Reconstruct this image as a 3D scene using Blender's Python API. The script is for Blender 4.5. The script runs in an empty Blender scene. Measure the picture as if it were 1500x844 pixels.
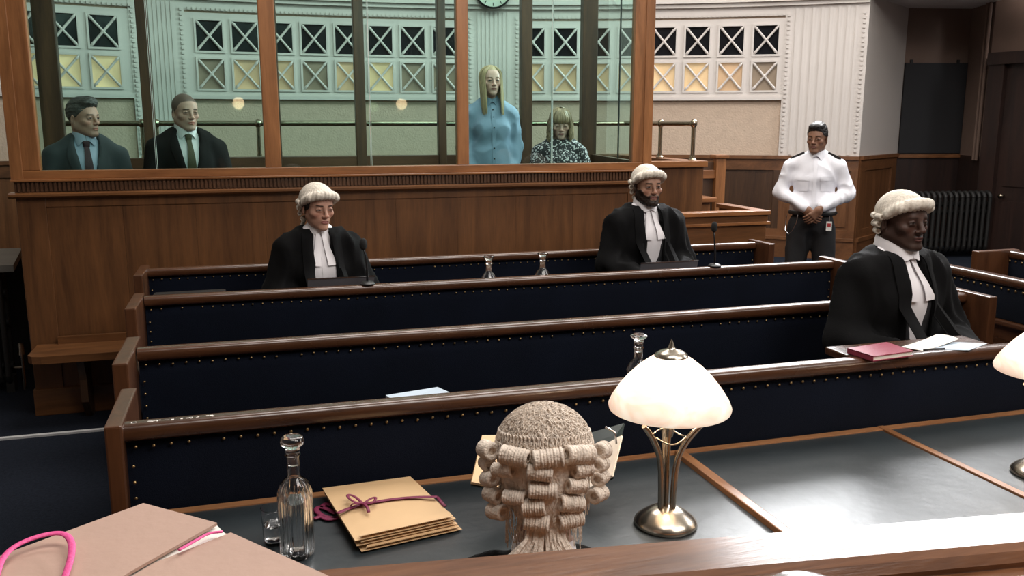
import bpy, bmesh, math, random
import numpy as np
from mathutils import Vector, Matrix
from mathutils.bvhtree import BVHTree
random.seed(7)
C = bpy.context.scene.collection
SC = bpy.context.scene
PI = math.pi

# ------------------------------------------------------------------ camera, world, light, exposure
F_PX = 1293.0                                   # focal length in pixels of the 1500 x 844 frame
TILT = math.atan(243 / F_PX)
YAW = math.radians(16.8)
EYE = np.array([0, 0, 1.80])
cam_d = bpy.data.cameras.new('camera')
cam_d.sensor_width = 36.0
cam_d.lens = 36.0 * F_PX / 1500.0
cam_d.clip_start = 0.05
cam = bpy.data.objects.new('camera', cam_d)
C.objects.link(cam)
cam.location = EYE
cam.rotation_euler = (PI / 2 - TILT, 0, -YAW)
SC.camera = cam

SC.view_settings.view_transform = 'Standard'
SC.view_settings.look = 'None'
SC.view_settings.gamma = 1.0
SC.view_settings.use_curve_mapping = False
SC.view_settings.exposure = 0.0

world = bpy.data.worlds.new('world')
SC.world = world
world.use_nodes = True
world.node_tree.nodes['Background'].inputs[0].default_value = (0.8, 0.9, 1.0, 1)
world.node_tree.nodes['Background'].inputs[1].default_value = 0.10

def area(name, loc, target, sx, sy, energy, color):
    d = bpy.data.lights.new(name, 'AREA')
    d.shape = 'RECTANGLE'; d.size = sx; d.size_y = sy
    d.energy = energy; d.color = color
    o = bpy.data.objects.new(name, d); C.objects.link(o)
    o.location = loc
    o.rotation_euler = (Vector(target) - Vector(loc)).to_track_quat('-Z', 'Y').to_euler()
    return o

area('ceiling_light_panel', (2.4, 5.2, 5.3), (2.4, 5.2, 0), 5.0, 2.2, 235, (1.0, 0.95, 0.9))
area('added_front_fill', (3.4, -0.4, 4.9), (2.0, 4.8, 1.2), 3.2, 1.6, 150, (1.0, 0.95, 0.9))  # unseen fill added to light the faces from the front
area('added_bench_fill', (0.9, 0.9, 5.2), (0.9, 1.2, 0), 2.6, 1.4, 95, (1.0, 0.95, 0.9))  # unseen fill added to brighten the clerk's wig, table and folders
area('added_sheen_light', (5.52, 7.78, 4.02), (2.4, 3.0, 3.2), 1.35, 1.75, 260, (0.97, 0.98, 1.0))  # unseen light added and aimed for the sheen on the leather
area('added_rear_light', (6.62, 6.76, 4.2), (1.6, 2.2, 1.0), 1.6, 1.7, 200, (0.97, 0.98, 1.0))  # unseen bright source at rear right, added for bench glare and rim light
area('added_side_key', (7.9, 3.6, 4.0), (1.0, 4.6, 1.2), 2.4, 1.9, 110, (0.97, 0.98, 1.0))  # unseen key added to light faces from the right; no window built here

# ------------------------------------------------------------------ pixel helpers: a ray of the photograph met with a known plane or wall
_cf = np.array([math.sin(YAW) * math.cos(TILT), math.cos(YAW) * math.cos(TILT), -math.sin(TILT)])
_cr = np.array([math.cos(YAW), -math.sin(YAW), 0])
_cu = np.cross(_cr, _cf)
def ray(x, y): return _cf + _cr * (x - 750) / F_PX - _cu * (y - 422) / F_PX
def on_height(x, y, z):
    r = ray(x, y); return EYE + r * (z - EYE[2]) / r[2]
def on_depth(x, y, Y):
    r = ray(x, y); return EYE + r * Y / r[1]

# ------------------------------------------------------------------ materials
MATS = {}
def nodes_of(m):
    m.use_nodes = True
    return m.node_tree.nodes, m.node_tree.links, m.node_tree.nodes['Principled BSDF']
def plain(name, col, rough=0.5, metal=0.0, bump=0.0, bscale=60.0, vary=0.0, vscale=4.0, coat=0.0, sheen=0.0, spec=0.5, stretch=(1, 1, 1)):
    m = bpy.data.materials.new(name)
    N, L, b = nodes_of(m)
    b.inputs['Base Color'].default_value = (*col, 1)
    b.inputs['Roughness'].default_value = rough
    b.inputs['Metallic'].default_value = metal
    b.inputs['Coat Weight'].default_value = coat
    b.inputs['Sheen Weight'].default_value = sheen
    b.inputs['Specular IOR Level'].default_value = spec
    tc = N.new('ShaderNodeTexCoord')
    mp = N.new('ShaderNodeMapping'); mp.inputs['Scale'].default_value = stretch
    L.new(tc.outputs['Object'], mp.inputs['Vector'])
    if vary > 0:
        n = N.new('ShaderNodeTexNoise'); n.inputs['Scale'].default_value = vscale; n.inputs['Detail'].default_value = 5
        L.new(mp.outputs[0], n.inputs['Vector'])
        r = N.new('ShaderNodeValToRGB')
        r.color_ramp.elements[0].position = 0.3; r.color_ramp.elements[1].position = 0.7
        r.color_ramp.elements[0].color = (*[c * (1 - vary) for c in col], 1)
        r.color_ramp.elements[1].color = (*[min(1, c * (1 + vary)) for c in col], 1)
        L.new(n.outputs['Fac'], r.inputs['Fac']); L.new(r.outputs['Color'], b.inputs['Base Color'])
    if bump > 0:
        n2 = N.new('ShaderNodeTexNoise'); n2.inputs['Scale'].default_value = bscale; n2.inputs['Detail'].default_value = 4
        L.new(mp.outputs[0], n2.inputs['Vector'])
        bp = N.new('ShaderNodeBump'); bp.inputs['Strength'].default_value = bump; bp.inputs['Distance'].default_value = 0.01
        L.new(n2.outputs['Fac'], bp.inputs['Height']); L.new(bp.outputs['Normal'], b.inputs['Normal'])
    MATS[name] = m
    return m
def wood(name, dark, light, axis='x', scale=5.0, rough=0.35, coat=0.3, wear=0.0):
    m = bpy.data.materials.new(name)
    N, L, b = nodes_of(m)
    tc = N.new('ShaderNodeTexCoord'); mp = N.new('ShaderNodeMapping')
    st = {'x': (0.12, 1, 1), 'y': (1, 0.12, 1), 'z': (1, 1, 0.10)}[axis]
    mp.inputs['Scale'].default_value = st
    L.new(tc.outputs['Object'], mp.inputs['Vector'])
    n = N.new('ShaderNodeTexNoise'); n.inputs['Scale'].default_value = scale * 2.2; n.inputs['Detail'].default_value = 7; n.inputs['Distortion'].default_value = 1.2
    L.new(mp.outputs[0], n.inputs['Vector'])
    n2 = N.new('ShaderNodeTexNoise'); n2.inputs['Scale'].default_value = scale * 22; n2.inputs['Detail'].default_value = 3
    L.new(mp.outputs[0], n2.inputs['Vector'])
    mx = N.new('ShaderNodeMath'); mx.operation = 'MULTIPLY_ADD'; mx.inputs[1].default_value = 0.35
    L.new(n2.outputs['Fac'], mx.inputs[0]); L.new(n.outputs['Fac'], mx.inputs[2])
    r = N.new('ShaderNodeValToRGB')
    r.color_ramp.elements[0].position = 0.45; r.color_ramp.elements[1].position = 0.9
    r.color_ramp.elements[0].color = (*dark, 1); r.color_ramp.elements[1].color = (*light, 1)
    L.new(mx.outputs[0], r.inputs['Fac']); L.new(r.outputs['Color'], b.inputs['Base Color'])
    b.inputs['Roughness'].default_value = rough
    b.inputs['Coat Weight'].default_value = coat; b.inputs['Coat Roughness'].default_value = 0.22
    if wear > 0:
        n3 = N.new('ShaderNodeTexNoise'); n3.inputs['Scale'].default_value = 9; n3.inputs['Detail'].default_value = 6
        L.new(tc.outputs['Object'], n3.inputs['Vector'])
        mr = N.new('ShaderNodeMapRange'); mr.inputs['To Min'].default_value = max(0.05, rough - wear); mr.inputs['To Max'].default_value = rough + wear
        L.new(n3.outputs['Fac'], mr.inputs['Value']); L.new(mr.outputs[0], b.inputs['Roughness'])
    bp = N.new('ShaderNodeBump'); bp.inputs['Strength'].default_value = 0.12; bp.inputs['Distance'].default_value = 0.004
    L.new(mx.outputs[0], bp.inputs['Height']); L.new(bp.outputs['Normal'], b.inputs['Normal'])
    MATS[name] = m
    return m
def emit(name, col, strength, vary=0.0, vscale=3.0):
    m = bpy.data.materials.new(name)
    N, L, b = nodes_of(m)
    b.inputs['Base Color'].default_value = (*col, 1)
    b.inputs['Emission Color'].default_value = (*col, 1)
    b.inputs['Emission Strength'].default_value = strength
    b.inputs['Roughness'].default_value = 0.4
    if vary > 0:
        tc = N.new('ShaderNodeTexCoord'); n = N.new('ShaderNodeTexNoise'); n.inputs['Scale'].default_value = vscale; n.inputs['Detail'].default_value = 4
        L.new(tc.outputs['Object'], n.inputs['Vector'])
        r = N.new('ShaderNodeValToRGB'); r.color_ramp.elements[0].position = 0.3; r.color_ramp.elements[1].position = 0.7
        r.color_ramp.elements[0].color = (*[c * (1 - vary) for c in col], 1); r.color_ramp.elements[1].color = (*[min(1, c * (1 + vary)) for c in col], 1)
        L.new(n.outputs['Fac'], r.inputs['Fac']); L.new(r.outputs['Color'], b.inputs['Emission Color']); L.new(r.outputs['Color'], b.inputs['Base Color'])
    MATS[name] = m
    return m
def sheet_glass(name, tint, refl=1.0):
    m = bpy.data.materials.new(name); m.use_nodes = True
    N, L = m.node_tree.nodes, m.node_tree.links
    N.clear()
    out = N.new('ShaderNodeOutputMaterial'); t = N.new('ShaderNodeBsdfTransparent'); g = N.new('ShaderNodeBsdfGlossy')
    t.inputs[0].default_value = (*tint, 1); g.inputs['Roughness'].default_value = 0.015
    fr = N.new('ShaderNodeFresnel'); fr.inputs['IOR'].default_value = 1.45
    mu = N.new('ShaderNodeMath'); mu.operation = 'MULTIPLY'; mu.inputs[1].default_value = refl
    L.new(fr.outputs[0], mu.inputs[0])
    mix = N.new('ShaderNodeMixShader'); L.new(mu.outputs[0], mix.inputs[0]); L.new(t.outputs[0], mix.inputs[1]); L.new(g.outputs[0], mix.inputs[2])
    L.new(mix.outputs[0], out.inputs[0])
    MATS[name] = m
    return m
def clear_glass(name, col=(1, 1, 1), ior=1.45, rough=0.0):
    m = bpy.data.materials.new(name)
    N, L, b = nodes_of(m)
    b.inputs['Base Color'].default_value = (*col, 1); b.inputs['Transmission Weight'].default_value = 1.0
    b.inputs['IOR'].default_value = ior; b.inputs['Roughness'].default_value = rough
    MATS[name] = m
    return m
def painted(name, rough=0.5, sss=0.0, bump=0.0, bscale=200):
    m = bpy.data.materials.new(name)
    N, L, b = nodes_of(m)
    a = N.new('ShaderNodeAttribute'); a.attribute_name = 'col'
    L.new(a.outputs['Color'], b.inputs['Base Color'])
    b.inputs['Roughness'].default_value = rough
    b.inputs['Specular IOR Level'].default_value = 0.35
    if sss > 0:
        b.inputs['Subsurface Weight'].default_value = sss
        b.inputs['Subsurface Radius'].default_value = (0.008, 0.004, 0.002)
        b.inputs['Subsurface Scale'].default_value = 0.6
    if bump > 0:
        tc = N.new('ShaderNodeTexCoord'); n = N.new('ShaderNodeTexNoise'); n.inputs['Scale'].default_value = bscale
        L.new(tc.outputs['Object'], n.inputs['Vector'])
        bp = N.new('ShaderNodeBump'); bp.inputs['Strength'].default_value = bump; bp.inputs['Distance'].default_value = 0.002
        L.new(n.outputs['Fac'], bp.inputs['Height']); L.new(bp.outputs['Normal'], b.inputs['Normal'])
    MATS[name] = m
    return m

wood('panel_oak', (0.075, 0.030, 0.0105), (0.165, 0.068, 0.023), 'z', 4.0, 0.40, 0.2)
wood('oak_z', (0.175, 0.068, 0.022), (0.37, 0.155, 0.055), 'z', 4.0, 0.38, 0.25)
wood('oak_x', (0.155, 0.058, 0.019), (0.34, 0.140, 0.048), 'x', 4.0, 0.36, 0.3)
wood('oak_y', (0.125, 0.042, 0.014), (0.30, 0.112, 0.038), 'y', 4.0, 0.36, 0.3)
wood('oak_dark_z', (0.030, 0.014, 0.007), (0.085, 0.040, 0.018), 'z', 4.0, 0.42, 0.2)
wood('oak_dark_x', (0.045, 0.020, 0.010), (0.11, 0.052, 0.026), 'x', 5.0, 0.36, 0.2)
wood('pew_wood_x', (0.036, 0.0135, 0.006), (0.092, 0.036, 0.016), 'x', 6.0, 0.26, 0.6, 0.06)
wood('pew_wood_y', (0.036, 0.0135, 0.006), (0.092, 0.036, 0.016), 'y', 6.0, 0.26, 0.6, 0.06)
wood('panel_oak_x', (0.085, 0.034, 0.012), (0.185, 0.076, 0.026), 'x', 4.0, 0.36, 0.25)
wood('pew_wood_z', (0.046, 0.016, 0.0062), (0.105, 0.040, 0.016), 'z', 5.0, 0.34, 0.4, 0.05)
wood('table_edge', (0.20, 0.085, 0.034), (0.36, 0.170, 0.075), 'x', 5.0, 0.38, 0.2)
wood('table_edge_y', (0.20, 0.085, 0.034), (0.36, 0.170, 0.075), 'y', 5.0, 0.38, 0.2)
wood('bench_top', (0.070, 0.026, 0.012), (0.20, 0.086, 0.040), 'x', 7.0, 0.20, 0.06, 0.06)
wood('wainscot_z', (0.10, 0.040, 0.015), (0.20, 0.085, 0.033), 'z', 4.0, 0.4, 0.2)
wood('wainscot_x', (0.10, 0.040, 0.015), (0.21, 0.088, 0.034), 'x', 4.0, 0.4, 0.2)
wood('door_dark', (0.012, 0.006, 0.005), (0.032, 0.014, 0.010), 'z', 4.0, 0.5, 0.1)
plain('velvet', (0.0028, 0.0047, 0.0110), 0.9, bump=0.25, bscale=350, vary=0.25, vscale=3.0, sheen=0.02, spec=0.12)
plain('stud_brass', (0.36, 0.25, 0.12), 0.40, 1.0)
plain('carpet', (0.015, 0.019, 0.029), 0.95, bump=0.6, bscale=260, vary=0.25, vscale=60, spec=0.1)
plain('nosing', (0.62, 0.62, 0.62), 0.5)
plain('leather', (0.021, 0.028, 0.032), 0.39, bump=0.25, bscale=10, vary=0.22, vscale=3.0, coat=0.0, spec=0.75)
plain('cream', (0.69, 0.645, 0.61), 0.55, bump=0.04, bscale=30, vary=0.03, vscale=2)
plain('plaster_tan', (0.60, 0.47, 0.365), 0.8, bump=0.55, bscale=55, vary=0.05, vscale=14)
plain('plaster_grey', (0.50, 0.46, 0.43), 0.75, bump=0.05, bscale=30)
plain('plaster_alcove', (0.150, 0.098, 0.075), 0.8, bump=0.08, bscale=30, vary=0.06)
plain('ceiling_paint', (0.62, 0.58, 0.52), 0.8, bump=0.05, bscale=30)
plain('black_board', (0.010, 0.010, 0.012), 0.75, bump=0.05, bscale=60)
plain('black_glass', (0.010, 0.011, 0.014), 0.15)
plain('iron', (0.012, 0.0115, 0.011), 0.6, 0.1, bump=0.1, bscale=40)
plain('slate', (0.20, 0.20, 0.185), 0.5, bump=0.1, bscale=20, vary=0.15)
plain('nickel', (0.52, 0.46, 0.38), 0.24, 1.0)
plain('brass_rail', (0.42, 0.36, 0.27), 0.22, 1.0)
plain('steel', (0.6, 0.6, 0.62), 0.15, 1.0)
plain('black_plastic', (0.012, 0.012, 0.013), 0.4)
plain('laptop_grey', (0.14, 0.142, 0.16), 0.35, 0.3)
plain('foam', (0.010, 0.010, 0.010), 0.95, bump=0.5, bscale=400)
plain('manila', (0.66, 0.44, 0.235), 0.6, vary=0.06, vscale=5, bump=0.05, bscale=30)
plain('manila_pink', (0.43, 0.285, 0.225), 0.65, vary=0.07, vscale=6, bump=0.08, bscale=60)
plain('ribbon_wine', (0.200, 0.018, 0.066), 0.55, bump=0.2, bscale=200)
plain('ribbon_pink', (0.78, 0.09, 0.30), 0.55, bump=0.2, bscale=250)
plain('paper', (0.78, 0.74, 0.68), 0.7, bump=0.03)
plain('paper_blue', (0.42, 0.50, 0.58), 0.6)
plain('book_red', (0.27, 0.035, 0.068), 0.45, bump=0.1, bscale=150)
plain('file_green', (0.016, 0.026, 0.026), 0.35)
plain('gown_black', (0.0042, 0.0042, 0.0046), 0.8, bump=0.15, bscale=350, sheen=0.015, spec=0.10)
plain('waistcoat', (0.012, 0.012, 0.014), 0.75, bump=0.1, bscale=300)
plain('shirt_white', (0.80, 0.77, 0.79), 0.7, bump=0.06, bscale=60)
plain('shirt_guard', (0.74, 0.74, 0.79), 0.7, bump=0.15, bscale=22)
plain('shirt_pale_blue', (0.40, 0.47, 0.60), 0.7)
plain('shirt_blue', (0.215, 0.305, 0.42), 0.75, bump=0.12, bscale=25, vary=0.06, vscale=8)
plain('suit_grey', (0.033, 0.042, 0.047), 0.8, bump=0.15, bscale=350, sheen=0.05)
plain('suit_black', (0.0085, 0.0080, 0.0080), 0.85, bump=0.15, bscale=350, spec=0.2)
plain('tie_wine', (0.038, 0.010, 0.016), 0.6, bump=0.2, bscale=160)
plain('tie_olive', (0.050, 0.044, 0.014), 0.6, bump=0.2, bscale=160)
plain('trousers', (0.0075, 0.0075, 0.009), 0.8, bump=0.15, bscale=200)
plain('shoe_black', (0.008, 0.008, 0.008), 0.3)
plain('hair_black', (0.0075, 0.0065, 0.006), 0.45, bump=0.6, bscale=90, stretch=(1, 0.3, 1))
plain('hair_grey', (0.060, 0.056, 0.052), 0.55, bump=0.6, bscale=110, vary=0.4, vscale=40, stretch=(1, 0.3, 1))
plain('hair_blond', (0.43, 0.335, 0.195), 0.45, vary=0.3, vscale=30, stretch=(1, 1, 0.15))
plain('hair_fair', (0.29, 0.205, 0.12), 0.5, vary=0.45, vscale=30, stretch=(1, 1, 0.15))
plain('wig_hair', (0.74, 0.64, 0.545), 0.75, bump=0.5, bscale=190, vary=0.16, vscale=60)
plain('wig_pale', (0.66, 0.60, 0.515), 0.75, bump=0.3, bscale=230, vary=0.10, vscale=50)
plain('badge_white', (0.75, 0.75, 0.72), 0.5)
plain('badge_red', (0.35, 0.03, 0.03), 0.5)
plain('clock_face', (0.62, 0.70, 0.60), 0.4)
plain('chair_grey', (0.10, 0.10, 0.095), 0.7, bump=0.2, bscale=200)
painted('skin', 0.5, 0.12, 0.12, 260)
emit('pane_bright', (0.72, 0.53, 0.30), 0.42, 0.18, 2.5)
emit('pane_mid', (0.58, 0.40, 0.24), 0.26, 0.25, 2.5)
emit('pane_dim', (0.30, 0.235, 0.17), 0.10, 0.25, 2.5)
emit('globe_glow', (1.0, 0.72, 0.40), 22.0)
sheet_glass('dock_glass', (0.72, 0.985, 0.93), 0.9)
sheet_glass('dock_glass_back', (0.90, 0.985, 0.965), 0.25)
plain('glass_edge', (0.55, 0.75, 0.68), 0.2)
clear_glass('crystal', (1, 1, 1), 1.5)
clear_glass('water', (0.98, 0.99, 1.0), 1.33)

# ------------------------------------------------------------------ mesh helpers
def mk(name, verts, faces, mat, parent=None, smooth=False, angle=None, loc=None):
    me = bpy.data.meshes.new(name)
    v = np.asarray(verts, dtype=float)
    o_loc = np.zeros(3)
    if loc is not None: o_loc = np.asarray(loc, float)
    elif parent is not None and 'org' in parent.keys():
        o_loc = np.array([float(q) for q in parent['org']])
    me.from_pydata((v - o_loc).tolist(), [], [list(map(int, f)) for f in faces])
    mats = mat if isinstance(mat, (list, tuple)) else [mat]
    for q in mats: me.materials.append(MATS[q])
    if smooth: me.polygons.foreach_set('use_smooth', [True] * len(me.polygons))
    me.update()
    if smooth and angle: me.set_sharp_from_angle(angle=math.radians(angle))
    o = bpy.data.objects.new(name, me); C.objects.link(o)
    if parent is not None: o.parent = parent
    elif loc is not None: o.location = loc
    if parent is not None:
        o['org'] = list(o_loc)
    return o
def tag(o, label=None, cat=None, group=None, kind=None):
    if label: o['label'] = label
    if cat: o['category'] = cat
    if group: o['group'] = group
    if kind: o['kind'] = kind
    return o
def thing(name, label, cat, loc=(0, 0, 0), group=None):
    o = bpy.data.objects.new(name, None); C.objects.link(o)
    o.location = loc; o['org'] = [float(q) for q in loc]
    o.empty_display_size = 0.1
    return tag(o, label, cat, group)

class MB:
    """collects shapes in world coordinates; build() links them as one mesh object"""
    def __init__(s): s.v = []; s.f = []
    def add(s, verts, faces):
        n = len(s.v); s.v += [tuple(map(float, p)) for p in verts]
        s.f += [[i + n for i in f] for f in faces]; return s
    def box(s, lo, hi, bev=0.0):
        x0, y0, z0 = lo; x1, y1, z1 = hi
        if bev <= 0:
            v = [(x0, y0, z0), (x1, y0, z0), (x1, y1, z0), (x0, y1, z0), (x0, y0, z1), (x1, y0, z1), (x1, y1, z1), (x0, y1, z1)]
            return s.add(v, [(0, 3, 2, 1), (4, 5, 6, 7), (0, 1, 5, 4), (1, 2, 6, 5), (2, 3, 7, 6), (3, 0, 4, 7)])
        b = min(bev, 0.49 * min(x1 - x0, y1 - y0, z1 - z0))
        bm = bmesh.new(); bmesh.ops.create_cube(bm, size=1.0)
        for q in bm.verts: q.co = Vector(((x0 + x1) / 2 + q.co.x * (x1 - x0), (y0 + y1) / 2 + q.co.y * (y1 - y0), (z0 + z1) / 2 + q.co.z * (z1 - z0)))
        bmesh.ops.bevel(bm, geom=list(bm.edges), offset=b, segments=2, affect='EDGES', profile=0.6)
        bm.verts.index_update()
        v = [tuple(q.co) for q in bm.verts]; f = [[q.index for q in p.verts] for p in bm.faces]
        bm.free(); return s.add(v, f)
    def obox(s, c, ux, uy, uz, hx, hy, hz):
        """oriented box: centre, three unit axes, half sizes"""
        c, ux, uy, uz = map(np.asarray, (c, ux, uy, uz)); v = []
        for k in (-1, 1):
            for j, i in ((-1, -1), (-1, 1), (1, 1), (1, -1)):
                v.append(c + ux * hx * i + uy * hy * j + uz * hz * k)
        return s.add(v, [(0, 3, 2, 1), (4, 5, 6, 7), (0, 1, 5, 4), (1, 2, 6, 5), (2, 3, 7, 6), (3, 0, 4, 7)])
    def lathe(s, prof, c=(0, 0, 0), seg=24, wob=None, closed=False):
        n = len(prof); v = []
        for i in range(seg):
            a = 2 * PI * i / seg
            for (r, z) in prof:
                rr = r if wob is None else r * (1 + wob(a, z))
                v.append((c[0] + rr * math.cos(a), c[1] + rr * math.sin(a), c[2] + z))
        f = []
        for i in range(seg):
            j = (i + 1) % seg
            for k in range(n - 1 + (1 if closed else 0)):
                l = (k + 1) % n
                f.append((i * n + k, j * n + k, j * n + l, i * n + l))
        return s.add(v, f)
    def tube(s, pts, rad, seg=8, caps=True, flat=None, closed=False):
        P = [np.asarray(p, float) for p in pts]; n = len(P)
        R = rad if hasattr(rad, '__len__') else [rad] * n
        v = []; up = None
        for i in range(n):
            if closed: t = P[(i + 1) % n] - P[i - 1]
            else: t = P[min(i + 1, n - 1)] - P[max(i - 1, 0)]
            t = t / (np.linalg.norm(t) + 1e-9)
            if up is None:
                up = np.array([0, 0, 1.0]) if abs(t[2]) < 0.9 else np.array([1.0, 0, 0])
            sd = np.cross(t, up); sd /= np.linalg.norm(sd) + 1e-9
            up = np.cross(sd, t)
            for k in range(seg):
                a = 2 * PI * k / seg
                fx = 1.0 if flat is None else flat
                v.append(P[i] + R[i] * (math.cos(a) * sd + fx * math.sin(a) * up))
        f = []
        for i in range(n if closed else n - 1):
            i2 = (i + 1) % n
            for k in range(seg):
                l = (k + 1) % seg
                f.append((i * seg + k, i * seg + l, i2 * seg + l, i2 * seg + k))
        if caps and not closed:
            f.append(list(range(seg))[::-1]); f.append([(n - 1) * seg + k for k in range(seg)])
        return s.add(v, f)
    def prism_x(s, prof, x0, x1):
        """closed profile of (y, z) swept along x"""
        n = len(prof)
        v = [(x0, y, z) for y, z in prof] + [(x1, y, z) for y, z in prof]
        f = [(i, (i + 1) % n, n + (i + 1) % n, n + i) for i in range(n)] + [list(range(n))[::-1], [n + i for i in range(n)]]
        return s.add(v, f)
    def prism_y(s, prof, y0, y1):
        n = len(prof)
        v = [(x, y0, z) for x, z in prof] + [(x, y1, z) for x, z in prof]
        f = [(i, n + i, n + (i + 1) % n, (i + 1) % n) for i in range(n)] + [list(range(n)), [n + i for i in range(n)][::-1]]
        return s.add(v, f)
    def prism_z(s, poly, z0, z1):
        n = len(poly)
        v = [(x, y, z0) for x, y in poly] + [(x, y, z1) for x, y in poly]
        f = [(i, (i + 1) % n, n + (i + 1) % n, n + i) for i in range(n)] + [list(range(n))[::-1], [n + i for i in range(n)]]
        return s.add(v, f)
    def build(s, name, mat, parent=None, smooth=False, angle=None, loc=None, fix=False):
        o = mk(name, s.v, s.f, mat, parent, smooth, angle, loc)
        if fix:
            bm = bmesh.new(); bm.from_mesh(o.data); bmesh.ops.recalc_face_normals(bm, faces=list(bm.faces)); bm.to_mesh(o.data); bm.free()
        return o
def rounded(prof_w, prof_h, r, n=4):
    """rounded rectangle profile (u, w) anticlockwise, from (0, 0) to (w, h)"""
    out = []
    for cx, cy, a0 in ((prof_w - r, r, -90), (prof_w - r, prof_h - r, 0), (r, prof_h - r, 90), (r, r, 180)):
        for i in range(n + 1):
            a = math.radians(a0 + 90 * i / n); out.append((cx + r * math.cos(a), cy + r * math.sin(a)))
    return out

# ------------------------------------------------------------------ the room
def struct(o): o['kind'] = 'structure'; return o
AX, AY, AR = 0.8, 1.05, 8.4                       # axis and radius of the curved back wall
def arc(th, z, off=0.0):
    a = math.radians(th); return (AX + (AR - off) * math.sin(a), AY + (AR - off) * math.cos(a), z)
TH0, TH1 = -46.0, 38.2
CORNER = arc(TH1, 0)

# floor: two steps of carpet
struct(MB().box((-6, -3.2, -0.12), (9.5, 10.2, 0.0)).build('floor', 'carpet'))
b = MB()
b.box((-5.9, 5.47, 0.0), (-0.52, 5.50, 0.012))
tr = struct(b.build('trim_1', 'nosing'))
# raised platform along the curved wall
def arc_block(mb, t0, t1, o0, o1, z0, z1, n=None):
    """block that follows the curved wall from offset o0 (wall side) to o1 (room side)"""
    n = n or max(1, int(abs(t1 - t0) / 1.2) + 1)
    v = []; f = []
    for i in range(n + 1):
        t = t0 + (t1 - t0) * i / n
        v += [arc(t, z0, o0), arc(t, z0, o1), arc(t, z1, o1), arc(t, z1, o0)]
    for i in range(n):
        a = 4 * i; c = a + 4
        for k in range(4):
            l = (k + 1) % 4
            f.append((a + k, a + l, c + l, c + k))
    f.append((3, 2, 1, 0)); e = 4 * n; f.append((e, e + 1, e + 2, e + 3))
    return mb.add(v, f)
pf = struct(arc_block(MB(), 24, TH1 - 0.4, -0.02, 0.62, 0.001, 0.40).build('floor_platform', 'carpet', fix=True))
arc_block(MB(), 24, TH1 - 0.4, 0.60, 0.635, 0.385, 0.408).build('nosing', 'nosing', pf, fix=True)

# curved back wall: tan plaster, cream pilasters and frieze
wb = struct(arc_block(MB(), TH0, TH1, -0.25, 0.0, 0.0, 5.6).build('wall_back', 'plaster_tan', smooth=True, angle=30, fix=True))
WZ0, WZ1 = 2.05, 2.84                               # window field
GROUPS = [(-24.9, -12.1), (-8.7, 10.4), (14.2, 32.8)]
PIL = [(-12.1, -8.7), (10.4, 14.2), (32.8, TH1)]
for i, (a, c) in enumerate(PIL):
    p = arc_block(MB(), a, c, 0.0, 0.035, 1.46, 3.0).build('pilaster', 'cream', wb, fix=True)
    r = MB()
    w = c - a
    k = 0; n = 8
    for j in range(n):
        t = a + w * (0.22 + 0.56 * j / (n - 1)) if i < 2 else a + w * (0.14 + 0.72 * j / (n - 1))
        arc_block(r, t - 0.095, t + 0.095, 0.034, 0.046, 1.47, 2.93, 1)
    r.build('reeding', 'cream', p, fix=True)['kind'] = 'stuff'
    r = MB()
    for e in ((a + 0.22, c - 0.22) if i < 2 else (a + 0.22, c - 0.30)):
        z = 1.50
        while z < 2.86:
            arc_block(r, e - 0.085, e + 0.085, 0.034, 0.052, z, z + 0.026, 1); z += 0.045
    r.build('bead_edge', 'cream', p, fix=True)['kind'] = 'stuff'
arc_block(MB(), TH0, TH1, 0.0, 0.03, WZ1 + 0.02, 5.55).build('frieze', 'cream', wb, fix=True)
for z0, z1, o in ((2.955, 2.995, 0.075), (2.995, 3.04, 0.11)):
    arc_block(MB(), TH0, TH1, 0.029, o, z0, z1).build('cornice_moulding', 'cream', wb, fix=True)
r = MB(); t = TH0
while t < TH1 - 0.3:
    if any(g[0] < t < g[1] for g in GROUPS): arc_block(r, t, t + 0.16, 0.029, 0.05, WZ1 + 0.022, WZ1 + 0.045, 1)
    t += 0.30
r.build('bead_course', 'cream', wb, fix=True)['kind'] = 'stuff'

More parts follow.
